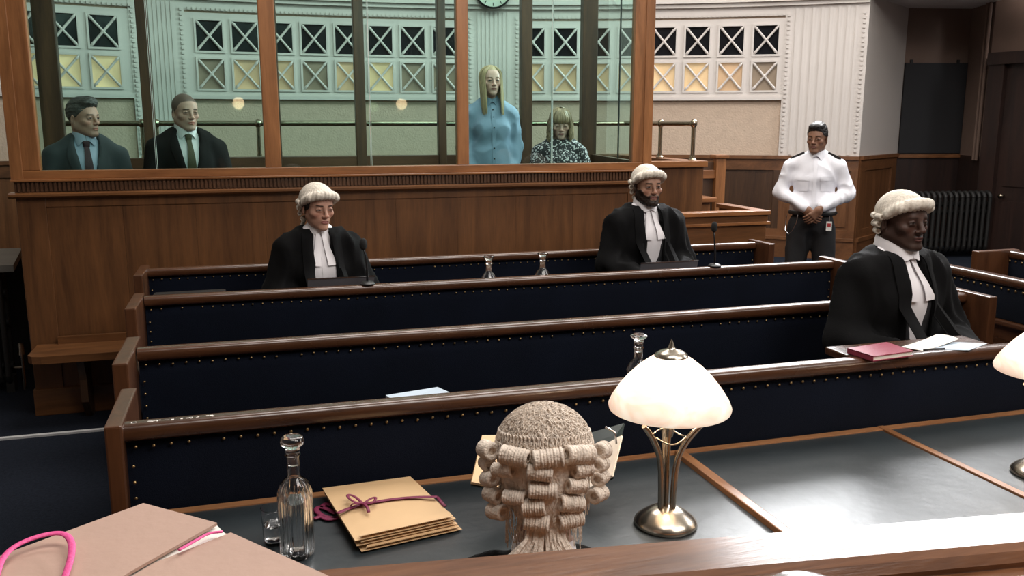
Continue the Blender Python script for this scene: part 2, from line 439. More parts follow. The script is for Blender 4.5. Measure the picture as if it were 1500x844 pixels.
# the three latticed window bands
PITCH = 2.345
def pane_kind(px_th): return None
COLS = [[-13.63 - 2.33 * k for k in range(5)][::-1], [-7.2 + (8.82 + 7.2) * k / 7 for k in range(8)], [15.13 + (31.57 - 15.13) * k / 7 for k in range(8)]]
LOW = [['pane_bright'] * 5, ['pane_dim', 'pane_mid', 'pane_mid', 'pane_dim', 'pane_mid', 'pane_bright', 'pane_dim', 'pane_dim'],
       ['pane_mid', 'pane_mid', 'pane_mid', 'pane_mid', 'pane_bright', 'pane_bright', 'pane_mid', 'pane_dim']]
CW = 0.83                                           # half width of an opening in degrees
ROWS = ((2.122, 2.405), (2.483, 2.768))
for g, ((a, c), cols) in enumerate(zip(GROUPS, COLS)):
    fr = MB()
    zs = [WZ0, ROWS[0][0], ROWS[0][1], ROWS[1][0], ROWS[1][1], WZ1]
    for k in (0, 2, 4): arc_block(fr, a, c, 0.0, 0.03, zs[k], zs[k + 1])
    edges = [a] + [e for q in cols for e in (q - CW, q + CW)] + [c]
    for k in range(0, len(edges), 2):
        for z0, z1 in ROWS:
            if edges[k + 1] > edges[k]: arc_block(fr, edges[k], edges[k + 1], 0.0, 0.03, z0, z1, 2)
    arc_block(fr, a, c, 0.0, 0.05, WZ0 - 0.025, WZ0 + 0.01)
    w = struct(fr.build('window_%d' % (g + 1), 'cream', fix=True))
    for j, q in enumerate(cols):
        for ri, (z0, z1) in enumerate(ROWS):
            arc_block(MB(), q - CW - 0.01, q + CW + 0.01, 0.001, 0.006, z0 - 0.003, z1 + 0.003, 1).build('pane', 'black_glass' if ri else LOW[g][j], w, fix=True)
            m = MB()
            for (u0, u1, w0, w1) in ((q - CW - 0.13, q - CW, z0 - 0.02, z1 + 0.02), (q + CW, q + CW + 0.13, z0 - 0.02, z1 + 0.02), (q - CW, q + CW, z0 - 0.02, z0), (q - CW, q + CW, z1, z1 + 0.02)):
                arc_block(m, u0, u1, 0.029, 0.043, w0, w1, 1)
            m.build('surround', 'cream', w, fix=True)
            for s in (-1, 1):
                A = np.array(arc(q - s * CW, z0, 0.03)); B = np.array(arc(q + s * CW, z1, 0.03))
                pts = [A + (B - A) * u for u in (0.0, 0.07, 0.10, 0.13, 0.2, 0.47, 0.5, 0.53, 0.8, 0.87, 0.90, 0.93, 1.0)]
                rr = [0.013, 0.013, 0.018, 0.013, 0.013, 0.013, 0.016, 0.013, 0.013, 0.013, 0.018, 0.013, 0.013]
                MB().tube(pts, rr, 6).build('cross_bar', 'cream', w, smooth=True)

# clock over the middle pilaster
cp = np.array(arc(12.25, 3.15, 0.13)); a = math.radians(12.25)
nrm = np.array([-math.sin(a), -math.cos(a), 0]); sx = np.array([math.cos(a), -math.sin(a), 0])
def disc_on(mb, c, prof, seg=40):
    """lathe whose axis points into the room (nrm); prof is (radius, depth)"""
    n = len(prof); v = []; f = []
    for i in range(seg):
        t = 2 * PI * i / seg
        for r_, d in prof: v.append(c + nrm * d + r_ * (math.cos(t) * sx + math.sin(t) * np.array([0, 0, 1])))
    for i in range(seg):
        j = (i + 1) % seg
        for k in range(n - 1): f.append((i * n + k, i * n + k + 1, j * n + k + 1, j * n + k))
    return mb.add(v, f)
ck = thing('wall_clock', 'round pale wall clock above the middle fluted pilaster', 'clock', tuple(cp))
disc_on(MB(), cp, [(0.001, -0.03), (0.195, -0.03), (0.2, -0.01), (0.2, 0.02), (0.185, 0.03), (0.182, 0.012)]).build('case', 'iron', ck, smooth=True, angle=40, fix=True)
disc_on(MB(), cp, [(0.0005, 0.012), (0.184, 0.012)]).build('dial', 'clock_face', ck, fix=True)
for k in range(12):
    t = 2 * PI * k / 12; d = math.sin(t) * sx + math.cos(t) * np.array([0, 0, 1]); e = np.cross(d, nrm)
    MB().obox(cp + nrm * 0.0145 + d * 0.158, d, e, nrm, 0.016, 0.004, 0.001).build('hour_mark', 'black_plastic', ck)
for L_, t, w_ in ((0.10, 1.1, 0.006), (0.145, 3.9, 0.004)):
    d = math.sin(t) * sx + math.cos(t) * np.array([0, 0, 1]); e = np.cross(d, nrm)
    MB().obox(cp + nrm * 0.018 + d * L_ / 2, d, e, nrm, L_ / 2, w_, 0.001).build('hand', 'black_plastic', ck)

# wainscot on the curved wall
def wainscot(t0, t1, z0, n, mats=('wainscot_z', 'wainscot_x')):
    w = arc_block(MB(), t0, t1, 0.0, 0.03, z0, 1.44).build('wainscot_backing', mats[0], wb, fix=True)
    arc_block(MB(), t0, t1, 0.03, 0.075, 1.425, 1.46).build('chair_rail', mats[1], wb, fix=True)
    arc_block(MB(), t0, t1, 0.03, 0.05, 1.31, 1.425).build('top_rail', mats[1], wb, fix=True)
    arc_block(MB(), t0, t1, 0.03, 0.05, z0 + 0.22, z0 + 0.30).build('bottom_rail', mats[1], wb, fix=True)
    arc_block(MB(), t0, t1, 0.03, 0.07, z0, z0 + 0.19).build('skirting', mats[1], wb, fix=True)
    arc_block(MB(), t0, t1, 0.03, 0.085, z0 + 0.19, z0 + 0.22).build('skirting_moulding', mats[1], wb, fix=True)
    for i in range(n + 1):
        t = t0 + (t1 - t0) * i / n
        arc_block(MB(), max(t0, t - 0.45), min(t1, t + 0.45), 0.03, 0.05, z0 + 0.30, 1.31, 1).build('stile', mats[0], wb, fix=True)
    for i in range(n):
        ta = t0 + (t1 - t0) * i / n + 0.62; tb = t0 + (t1 - t0) * (i + 1) / n - 0.62
        arc_block(MB(), ta, tb, 0.03, 0.04, z0 + 0.335, 1.275).build('panel', mats[0], wb, fix=True)
wainscot(TH0, -17.0, 0.0, 5)
wainscot(-17.0, 24.0, 0.0, 8)
wainscot(24.0, 33.0, 0.40, 2, ('oak_dark_z', 'wainscot_x'))
wainscot(33.0, TH1, 0.40, 1)

# right-hand corner: reveal, alcove with the black board, conduits and the dark door
def quad_wall(name, p, q, z0, z1, mat, thick=0.12, side=1, parent=None):
    p = np.array([p[0], p[1], 0.0]); q = np.array([q[0], q[1], 0.0]); d = (q - p) / np.linalg.norm(q - p)
    nn = np.array([d[1], -d[0], 0]) * side
    v = [p, q, q - nn * thick, p - nn * thick]
    o = MB().prism_z([(a[0], a[1]) for a in v], z0, z1).build(name, mat, parent, fix=True)
    return o
P0 = CORNER[:2]
P1 = (7.02, 8.32); P2 = (7.72, 8.16); P3 = (7.50, 7.62); P4 = (7.95, 5.2)
SOFF = 3.02
w1 = struct(quad_wall('wall_reveal', P0, P1, 1.455, SOFF, 'plaster_grey'))
quad_wall('wainscot_backing', P0, P1, 0.0, 1.455, 'wainscot_z', 0.12, 1, w1)
d1 = np.array(P1) - np.array(P0); d1 /= np.linalg.norm(d1); n1 = np.array([d1[1], -d1[0]])
def along(p, q, u0, u1, o0, o1, z0, z1, name, mat, parent):
    p = np.array(p); q = np.array(q); d = q - p; nn = np.array([d[1], -d[0]]) / np.linalg.norm(d)
    A = p + d * u0; B = p + d * u1
    return MB().prism_z([tuple(A + nn * o0), tuple(B + nn * o0), tuple(B + nn * o1), tuple(A + nn * o1)], z0, z1).build(name, mat, parent, fix=True)
for (z0, z1, o) in ((1.425, 1.46, 0.045), (0.40, 0.58, 0.035), (0.58, 0.62, 0.05), (1.31, 1.425, 0.02), (0.62, 0.70, 0.02)):
    along(P0, P1, 0.0, 0.94, 0.0, o, z0, z1, 'rail_moulding', 'wainscot_x', w1)
along(P0, P1, 0.0, 0.12, 0.0, 0.02, 0.7, 1.31, 'stile', 'wainscot_z', w1)
along(P0, P1, 0.82, 0.94, 0.0, 0.02, 0.7, 1.31, 'stile', 'wainscot_z', w1)
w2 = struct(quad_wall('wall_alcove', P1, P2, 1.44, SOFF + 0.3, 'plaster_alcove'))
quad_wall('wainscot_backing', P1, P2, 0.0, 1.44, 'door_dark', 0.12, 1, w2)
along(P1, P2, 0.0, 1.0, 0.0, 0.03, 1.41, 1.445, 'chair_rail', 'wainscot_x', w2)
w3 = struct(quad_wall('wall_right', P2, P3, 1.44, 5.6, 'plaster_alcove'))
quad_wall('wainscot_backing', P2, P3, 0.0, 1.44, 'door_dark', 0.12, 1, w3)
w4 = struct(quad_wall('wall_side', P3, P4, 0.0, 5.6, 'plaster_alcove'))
w5 = struct(quad_wall('wall_far_right', P4, (8.6, -3.0), 0.0, 5.6, 'plaster_grey'))
# soffit over the alcove and the wall above it
sof = struct(MB().prism_z([P0, P1, P2, P3, (6.9, 5.9), (6.15, 7.2)], SOFF, SOFF + 0.12).build('ceiling_alcove', 'cream', fix=True))
sw = struct(quad_wall('wall_over_alcove', P0, (7.35, 6.0), SOFF + 0.0, 5.6, 'cream', 0.1))
# black board
d2 = np.array(P2) - np.array(P1); d2 /= np.linalg.norm(d2); n2 = np.array([d2[1], -d2[0]])
bc = np.array(P1) + d2 * 0.01
bo = thing('notice_board', 'large plain black board hung in the dim alcove above the panelling', 'board', (bc[0] + d2[0] * 0.28, bc[1] + d2[1] * 0.28, 1.46))
along(P1, P2, 0.0, 0.985, 0.004, 0.03, 1.46, 2.44, 'panel', 'black_board', bo)
for u in (0.08, 0.82): along(P1, P2, u, u + 0.04, 0.008, 0.02, 2.44, 2.475, 'hanger', 'iron', bo)
# conduits up the corner
for k, u in enumerate((0.80, 0.93)):
    A = np.array(P2) + (np.array(P3) - np.array(P2)) * u; dd = np.array(P3) - np.array(P2); nn = np.array([dd[1], -dd[0]]) / np.linalg.norm(dd)
    A = A + nn * 0.03
    cdt = MB().tube([(A[0], A[1], 1.40), (A[0], A[1], 5.0)], 0.017, 10).build('conduit', 'plaster_alcove', smooth=True, angle=40, loc=(A[0], A[1], 1.40))
    cdt.location = (A[0], A[1], 1.40)
    tag(cdt, 'thin tan conduit running up the wall between black board and dark door', 'pipe', 'conduits beside the dark door')
# dark panelled door on the side wall
dr = struct(along(P3, P4, 0.05, 0.60, 0.0, 0.03, 0.0, 2.38, 'door_1', 'door_dark', None))
along(P3, P4, 0.02, 0.09, 0.0, 0.09, 0.0, 2.48, 'door_jamb', 'door_dark', dr)
along(P3, P4, 0.56, 0.63, 0.0, 0.09, 0.0, 2.48, 'door_jamb', 'door_dark', dr)
along(P3, P4, 0.02, 0.63, 0.0, 0.12, 2.38, 2.50, 'door_head', 'door_dark', dr)
for u in (0.12, 0.35):
    for z0, z1 in ((0.25, 1.0), (1.15, 2.25)): along(P3, P4, u, u + 0.17, 0.03, 0.045, z0, z1, 'door_panel', 'door_dark', dr)
q = np.array(P3) + (np.array(P4) - np.array(P3)) * 0.13
MB().tube([(q[0] - 0.03, q[1], 1.05), (q[0] - 0.10, q[1] - 0.02, 1.05)], [0.012, 0.025], 10).build('door_knob', 'brass_rail', dr, smooth=True)

# the rest of the shell, out of the frame
struct(MB().box((-6.1, -3.2, 0), (-5.9, 9.0, 5.6)).build('wall_left', 'plaster_grey'))
struct(MB().box((-6, -3.3, 0), (8.7, -3.1, 5.6)).build('wall_front', 'oak_dark_z'))
struct(MB().box((-6.2, -3.4, 5.6), (9.5, 10.2, 5.7)).build('ceiling', 'ceiling_paint'))
# unseen window over the alcove, added to go with the rear right light
A_ = np.array(P0); B_ = np.array((7.35, 6.0)); 
wz = struct(along(A_, B_, 0.10, 0.95, 0.001, 0.02, 3.30, 5.30, 'window_4', 'cream', None))
for u in (0.10, 0.38, 0.66, 0.93): along(A_, B_, u, u + 0.02, 0.02, 0.12, 3.30, 5.30, 'mullion', 'cream', wz)
wc = struct(arc_block(MB(), 29.5, 37.8, 0.031, 0.05, 3.15, 5.10).build('window_5', 'cream', fix=True))  # unseen clerestory slab, added behind the light that gives the leather sheen
for t in (29.5, 33.4, 37.5): arc_block(MB(), t, t + 0.3, 0.05, 0.13, 3.15, 5.10, 1).build('mullion', 'cream', wc, fix=True)

# lit globe lamps on the wall behind the judge; the dock glass mirrors them
for x_, lab in ((-0.02, "lit globe wall lamp behind the judge's seat, farther from the side pews"), (2.55, "lit globe wall lamp behind the judge's seat, nearer the side pews")):
    wl = thing('wall_lamp', lab, 'lamp', (x_, -3.1, 2.05), 'globe lamps on the rear wall')
    MB().lathe([(0.0005, 0.0), (0.05, 0.01), (0.085, 0.06), (0.09, 0.10), (0.075, 0.15), (0.04, 0.18), (0.0005, 0.185)], (x_, -2.90, 2.0), 20).build('globe', 'globe_glow', wl, smooth=True)
    MB().tube([(x_, -3.1, 1.94), (x_, -2.98, 1.92), (x_, -2.90, 1.96), (x_, -2.90, 2.01)], 0.012, 8).build('bracket', 'brass_rail', wl, smooth=True)
    MB().box((x_ - 0.04, -3.1, 1.86), (x_ + 0.04, -3.085, 2.02), 0.004).build('back_plate', 'brass_rail', wl)

# column radiators
def radiator(name, label, origin, along_v, n, z0, z1, cover=None, pitch=0.062, base=0.0):
    o = thing(name, label, 'radiator', (origin[0], origin[1], base))
    u = np.array([along_v[0], along_v[1], 0]); w = np.array([-u[1], u[0], 0])
    L_ = pitch * n
    for i in range(n):
        c = np.array([origin[0], origin[1], base]) + u * (pitch * (i + 0.5))
        m = MB()
        for s in (-1, 1):
            b0 = c + w * 0.055 * s
            m.tube([b0 + np.array([0, 0, z0 + 0.06]), b0 + np.array([0, 0, z1 - 0.05])], 0.019, 8)
        top = [c + w * 0.055 * math.cos(t) + np.array([0, 0, z1 - 0.05 + 0.05 * math.sin(t)]) for t in np.linspace(0, PI, 7)]
        bot = [c + w * 0.055 * math.cos(t) + np.array([0, 0, z0 + 0.06 - 0.05 * math.sin(t)]) for t in np.linspace(0, PI, 7)]
        m.tube(top, 0.021, 8); m.tube(bot, 0.021, 8)
        if i in (0, n - 1):
            m.box(c + np.array([-0.025, -0.04, 0.0]), c + np.array([0.025, 0.04, z0 + 0.05]))
        m.build('column', 'iron', o, smooth=True, angle=50)
    c0 = np.array([origin[0], origin[1], base])
    for z in (z0 + 0.12, z0 + 0.42, z1 - 0.12): MB().tube([c0 + u * 0.0 + np.array([0, 0, z]), c0 + u * L_ + np.array([0, 0, z])], 0.026, 8).build('header_pipe', 'iron', o, smooth=True, angle=50)
    c = c0 - u * 0.05
    MB().tube([c + np.array([0, 0, 0.0]), c + np.array([0, 0, z0 + 0.22])], 0.012, 8).build('valve_stem', 'nickel', o, smooth=True, angle=50)
    MB().tube([c + np.array([0, 0, z0 + 0.19]), c + np.array([0, 0, z0 + 0.27])], [0.025, 0.018], 8).build('valve', 'nickel', o, smooth=True, angle=50)
    MB().tube([c + np.array([0, 0, z0 + 0.10]), c + u * 0.10 + np.array([0, 0, z0 + 0.10])], 0.013, 8).build('inlet_pipe', 'nickel', o, smooth=True, angle=50)
    return o
radiator('column_radiator', 'black cast-iron column radiator under a slate shelf beside the dock', (-1.56, 6.52), (-1.0, 0.02), 12, 0.06, 0.80, pitch=0.052)
sh = thing('radiator_shelf', 'grey slate shelf slab over the radiator beside the dock', 'shelf', (-1.62, 6.9, 0.84))
m = MB().prism_z([(-1.47, 6.38), (-1.60, 7.25), (-2.45, 7.25), (-2.45, 6.38)], 0.84, 0.885); m.build('slab', 'slate', sh, fix=True)
m = MB(); m.prism_z([(-1.58, 7.1), (-1.60, 7.2), (-2.40, 7.2), (-2.40, 7.1)], 0.0, 0.84); m.build('end_support', 'iron', sh, fix=True)
radiator('wall_radiator', 'dark column radiator standing below the black board in the alcove', (6.55, 7.58), (0.985, -0.17), 15, 0.06, 0.68, base=0.40)
struct(MB().prism_z([P0, P1, P2, P3, (7.3, 6.6), (6.3, 6.9)], 0.001, 0.40).build('floor_alcove', 'carpet', fix=True))

# ------------------------------------------------------------------ pews
SEAT_Z = 0.60
struct(MB().box((-0.40, 2.62, 0.0), (3.30, 5.72, 0.15)).build('floor_pew_platform', 'carpet'))
def stud_row(m, pts, r=0.0050):
    for p in pts:
        p = np.array(p); n = len(m.v)
        v = []
        for rr, d in ((r, 0.0), (r * 0.8, -r * 0.45), (r * 0.35, -r * 0.7)):
            for k in range(6):
                t = PI / 3 * k; v.append(p + np.array([rr * math.cos(t), d, rr * math.sin(t)]))
        f = []
        for k in range(6):
            l = (k + 1) % 6
            f += [(k, l, 6 + l, 6 + k), (6 + k, 6 + l, 12 + l, 12 + k)]
        f.append(tuple(12 + k for k in range(6)))
        m.add(v, f)
def pew(label, Y, x0, x1, left, right, shelf_z, seat=True, pad_z0=0.55):
    """Y is the front of the top rail; left and right give the end boards (x0, x1, y0, y1)"""
    o = thing('court_pew', label, 'pew', ((x0 + x1) / 2, Y, 0.15 if seat else 0), 'blue padded pews in rows')
    prof = [(Y + u, 0.952 + w) for u, w in rounded(0.062, 0.048, 0.018, 4)]
    MB().prism_x(prof, x0, x1).build('top_rail', 'pew_wood_x', o, smooth=True, angle=35)
    # padded back, gently swollen
    n = 24; v = []; f = []
    zz = [pad_z0, pad_z0 + 0.02, pad_z0 + 0.08, 0.75, 0.90, 0.94, 0.957]
    dd = [0.03, 0.014, 0.006, 0.002, 0.006, 0.014, 0.03]
    for i in range(n + 1):
        x = x0 + (x1 - x0) * i / n
        e = 0.012 if i in (0, n) else 0.0
        for z, d in zip(zz, dd): v.append((x, Y + 0.008 + d + e, z))
    k = len(zz)
    for i in range(n):
        for j in range(k - 1): f.append((i * k + j, (i + 1) * k + j, (i + 1) * k + j + 1, i * k + j + 1))
    MB().add(v, f).box((x0, Y + 0.038, pad_z0), (x1, Y + 0.05, 0.955)).build('back_cushion', 'velvet', o, smooth=True, angle=60)
    m = MB()
    cnt = int((x1 - x0) / 0.046)
    stud_row(m, [(x0 + 0.025 + (x1 - x0 - 0.05) * i / cnt, Y + 0.016, 0.936 + random.uniform(-.002, .002)) for i in range(cnt + 1) if random.random() > 0.04])
    for xe in (x0 + 0.016, x1 - 0.016):
        stud_row(m, [(xe, Y + 0.014, z) for z in np.arange(pad_z0 + 0.05, 0.92, 0.046)])
    m.build('studs', 'stud_brass', o, smooth=True)['kind'] = 'stuff'
    MB().box((x0, Y + 0.05, 0.15 if seat else 0.0), (x1, Y + 0.062, 0.953)).build('rear_panel', 'pew_wood_z', o)
    for (a, c, z, dp) in (shelf_z if isinstance(shelf_z, list) else [(x0, x1, shelf_z, 0.33)]):
        MB().box((a, Y + 0.062, z - 0.028), (c, Y + dp, z), 0.006).build('desk_shelf', 'pew_wood_x', o)
    for (a, c, y0, y1) in (left, right):
        MB().box((a, y0, 0.0 if not seat else 0.0), (c, y1, 1.008), 0.006).build('end_board', 'pew_wood_z', o)
    if seat:
        MB().box((x0, Y - 0.46, SEAT_Z - 0.09), (x1, Y + 0.03, SEAT_Z), 0.025).build('seat_cushion', 'velvet', o, smooth=True, angle=40)
        MB().box((x0, Y - 0.43, 0.15), (x1, Y - 0.40, SEAT_Z - 0.09)).build('seat_front', 'pew_wood_x', o)
    return o
pew("blue padded pew back against the leather-topped clerk's table, red book on its shelf", 2.453, -0.345, 3.30, (-0.39, -0.345, 2.435, 2.80), (3.30, 3.35, 2.44, 2.80), [(-0.345, 3.30, 0.862, 0.33), (0.40, 0.55, 0.968, 0.17), (1.99, 2.60, 0.998, 0.20)], False, 0.60)
pew('blue padded pew directly behind the heavy-set barrister by the red book', 3.315, -0.40, 3.26, (-0.455, -0.405, 3.10, 3.50), (3.26, 3.305, 3.18, 3.50), 0.90)
pew('blue padded pew carrying two open laptops, two decanters and two microphones', 4.345, -0.475, 3.285, (-0.525, -0.478, 4.05, 4.42), (3.285, 3.33, 4.25, 4.50), 0.862)
pew("rearmost blue padded pew, the two barristers' backrest before the dock", 5.20, -0.54, 3.30, (-0.585, -0.54, 4.95, 5.32), (3.30, 3.345, 5.05, 5.31), 0.90)
# pews along the right-hand side, running towards the judge
def side_pew(label, X, y0, y1, lower):
    o = thing('side_pew', label, 'pew', (X, (y0 + y1) / 2, 0), 'blue padded pews along the side')
    prof = [(X + u, 0.952 + w) for u, w in rounded(0.085, 0.048, 0.018, 4)]
    MB().prism_y(prof, y0, y1).build('top_rail', 'pew_wood_y', o, smooth=True, angle=35, fix=True)
    MB().box((X + 0.010, y0, 0.775), (X + 0.06, y1, 0.957), 0.012).build('back_cushion', 'velvet', o, smooth=True, angle=40)
    m = MB(); c = int((y1 - y0) / 0.046)
    for i in range(c):
        y = y0 + 0.02 + i * 0.046
        m.box((X + 0.004, y - 0.006, 0.932), (X + 0.012, y + 0.006, 0.944), 0.004)
    m.build('studs', 'stud_brass', o, smooth=True)['kind'] = 'stuff'
    MB().box((X - 0.01, y0, 0.745), (X + 0.06, y1, 0.775), 0.008).build('middle_rail', 'pew_wood_y', o)
    MB().box((X + 0.012, y0, 0.0), (X + 0.06, y1, 0.745)).build('lower_panel', 'pew_wood_y', o)
    for z in (0.62, 0.57): MB().box((X - 0.002, y0, z), (X + 0.02, y1, z + 0.016), 0.004).build('moulding', 'pew_wood_y', o)
    if lower: MB().box((X - 0.24, y1 - 0.04, 0.0), (X + 0.09, y1 + 0.01, 1.006), 0.006).build('end_board', 'pew_wood_z', o)
    return o
side_pew('blue padded side pew ending beside the seated barrister with the red book', 3.785, 0.9, 4.42, False)
side_pew('blue padded side pew with a square wooden end, in front of the dark door', 4.60, 1.5, 4.42, True)

# worn patches on the nearest pew rail
m = MB()
for i in range(26):
    x = -0.33 + 0.22 * random.random(); w = random.uniform(0.003, 0.010)
    m.box((x, 2.474 + random.uniform(-.003, .006), 1.0), (x + w, 2.478 + random.uniform(0, .008), 1.0007))
o = m.build('chipped_varnish', 'paper', bpy.data.objects['court_pew']); o['kind'] = 'stuff'

# ------------------------------------------------------------------ clerk's table with leather panels
TZ = 0.75
tb = thing('clerk_table', "long table with dark green leather panels and wooden dividers below the judge's bench", 'table', (1.4, 2.1, 0))
TY0, TY1, TX0, TX1 = 1.705, 2.449, -0.34, 3.28
MB().box((TX0, TY0, TZ - 0.045), (TX1, TY1, TZ - 0.006)).build('table_board', 'table_edge', tb)
bars = [1.29, 2.085]
xs = [TX0 + 0.03] + [q for b_ in bars for q in (b_ - 0.016, b_ + 0.016)] + [TX1 - 0.03]
for i in range(0, 6, 2):
    MB().box((xs[i], TY0 + 0.03, TZ - 0.006), (xs[i + 1], TY1 - 0.03, TZ), 0.002).build('leather_panel', 'leather', tb)
MB().box((TX0, TY1 - 0.03, TZ - 0.01), (TX1, TY1, TZ + 0.004), 0.002).build('edging', 'table_edge', tb)
MB().box((TX0, TY0, TZ - 0.01), (TX1, TY0 + 0.03, TZ + 0.004), 0.002).build('edging', 'table_edge', tb)
MB().box((TX0, TY0, TZ - 0.01), (TX0 + 0.03, TY1, TZ + 0.004), 0.002).build('edging', 'table_edge_y', tb)
MB().box((TX1 - 0.03, TY0, TZ - 0.01), (TX1, TY1, TZ + 0.004), 0.002).build('edging', 'table_edge_y', tb)
MB().box((bars[0] - 0.016, TY0, TZ - 0.01), (bars[0] + 0.016, TY1 - 0.03, TZ + 0.016), 0.004).build('divider', 'table_edge_y', tb)
MB().box((bars[1] - 0.013, TY0, TZ - 0.01), (bars[1] + 0.013, TY1, TZ + 0.006), 0.003).build('divider', 'table_edge_y', tb)
for x in (TX0 + 0.1, 1.4, TX1 - 0.1):
    for y in (TY0 + 0.1, TY1 - 0.08): MB().box((x - 0.035, y - 0.035, 0), (x + 0.035, y + 0.035, TZ - 0.045), 0.004).build('leg', 'pew_wood_z', tb)

# ------------------------------------------------------------------ judge's bench (its far edge is slightly turned)
JA = math.radians(-7.1)
ju = np.array([math.cos(JA), math.sin(JA), 0]); jw = np.array([-math.sin(JA), math.cos(JA), 0]); jo = np.array([0.5, 1.0, 0.0])
def jp(a, b_, z): return jo + ju * a + jw * b_ + np.array([0, 0, z])
def jbox(a0, a1, b0, b1, z0, z1, bev=0.0):
    m = MB().box((a0, b0, z0), (a1, b1, z1), bev); m.v = [tuple(jp(*p)) for p in m.v]; return m
jb = thing('judge_bench', "judge's bench with a worn dark wooden top and raised front lip", 'desk', tuple(jo))
jb['org'] = list(jo)
LZ = 1.25
prof = [(-0.115, LZ - 0.015), (-0.105, LZ - 0.004), (-0.09, LZ), (-0.010, LZ), (0.0, LZ - 0.008), (0.004, LZ - 0.03), (-0.012, LZ - 0.05), (-0.115, LZ - 0.05)]
m = MB().prism_x(prof, -1.3, 1.9); m.v = [tuple(jp(*p)) for p in m.v]; m.build('raised_lip', 'bench_top', jb, fix=True)
jbox(-1.3, 1.9, -0.75, -0.112, LZ - 0.055, LZ - 0.022, 0.004).build('desk_top', 'bench_top', jb)
jbox(-1.28, 1.88, -0.05, -0.02, 0.0, LZ - 0.05).build('front_panel', 'oak_z', jb)
for a0 in (-1.28, 1.84): jbox(a0, a0 + 0.04, -0.72, -0.05, 0.0, LZ - 0.055).build('end_panel', 'oak_z', jb)

# ------------------------------------------------------------------ dock
DY = 5.90; DB = 7.52
dk = thing('prisoner_dock', 'large oak dock with panelled front and tall glazed screens', 'dock', (0.75, 6.7, 0))
DX0, DX1 = -1.31, 2.82
DF = 0.56
nb = 9
MB().box((DX0, DY + 0.02, 0.0), (DX1, DY + 0.06, 1.36)).build('carcass', 'oak_dark_z', dk)
for i in range(nb):
    a = DX0 + 0.16 + (DX1 - DX0 - 0.32) * i / nb; c = DX0 + 0.16 + (DX1 - DX0 - 0.32) * (i + 1) / nb
    MB().box((a + 0.0006, DY + 0.008 + 0.0004 * (i % 2), 0.17), (c - 0.0006, DY + 0.03, 1.30)).build('board', 'panel_oak', dk)
for a in (DX0, DX1 - 0.16): MB().box((a, DY, 0.0), (a + 0.16, DY + 0.03, 1.355), 0.004).build('stile', 'panel_oak', dk)
MB().box((DX0 + 0.16, DY, 1.295), (DX1 - 0.16, DY + 0.03, 1.355), 0.004).build('top_rail', 'panel_oak', dk)
MB().box((DX0 - 0.01, DY - 0.02, 0.0), (DX1 + 0.01, DY + 0.03, 0.17), 0.006).build('plinth', 'panel_oak_x', dk)
prof = [(DY - 0.035, 1.355), (DY - 0.05, 1.365), (DY - 0.05, 1.378), (DY - 0.025, 1.386), (DY + 0.06, 1.386), (DY + 0.06, 1.355)]
MB().prism_x(prof, DX0 - 0.03, DX1 + 0.03).build('ledge_moulding', 'panel_oak_x', dk, fix=True)
fz = MB().box((DX0, DY - 0.005, 1.386), (DX1, DY + 0.06, 1.458)).build('fluted_frieze', 'oak_dark_x', dk)
m = MB(); x = DX0 + 0.02
while x < DX1 - 0.03:
    m.box((x, DY - 0.018, 1.392), (x + 0.014, DY - 0.004, 1.448)); x += 0.0245
m.build('flutes', 'oak_dark_x', fz)['kind'] = 'stuff'
MB().box((DX0 - 0.015, DY - 0.03, 1.450), (DX1 + 0.015, DY + 0.06, 1.464), 0.004).build('frieze_cap', 'oak_x', dk)
MB().box((DX0 + 0.0, DY - 0.01, 1.464), (DX1 - 0.0, DY + 0.055, 1.515), 0.004).build('sill', 'oak_x', dk)
TOPZ = 3.30
posts = [(DX0, DX0 + 0.15), (0.135, 0.235), (1.395, 1.475), (DX1 - 0.135, DX1)]
for a, c in posts: MB().box((a, DY - 0.008, 1.515), (c, DY + 0.06, TOPZ), 0.006).build('post', 'oak_z', dk)
for a in (DX0 - 0.012, DX1 - 0.055): MB().box((a, DY - 0.016, 1.464), (a + 0.067, DY - 0.006, TOPZ), 0.003).build('corner_cover', 'oak_z', dk)
MB().box((DX0, DY - 0.01, TOPZ), (DX1, DY + 0.06, TOPZ + 0.1), 0.005).build('head_rail', 'oak_x', dk)
# front glass: two sheets to a bay with an open joint
for a, c in ((posts[0][1], posts[1][0]), (posts[1][1], posts[2][0]), (posts[2][1], posts[3][0])):
    mid = (a + c) / 2
    for u, w in ((a, mid - 0.004), (mid + 0.004, c)):
        g = MB().add([(u, DY + 0.025, 1.512), (w, DY + 0.025, 1.512), (w, DY + 0.025, TOPZ), (u, DY + 0.025, TOPZ)], [(0, 1, 2, 3)]).build('glass_pane', 'dock_glass', dk)
    for xx in (mid - 0.005, mid + 0.003): MB().box((xx, DY + 0.019, 1.515), (xx + 0.002, DY + 0.031, TOPZ)).build('glass_edge', 'glass_edge', dk)
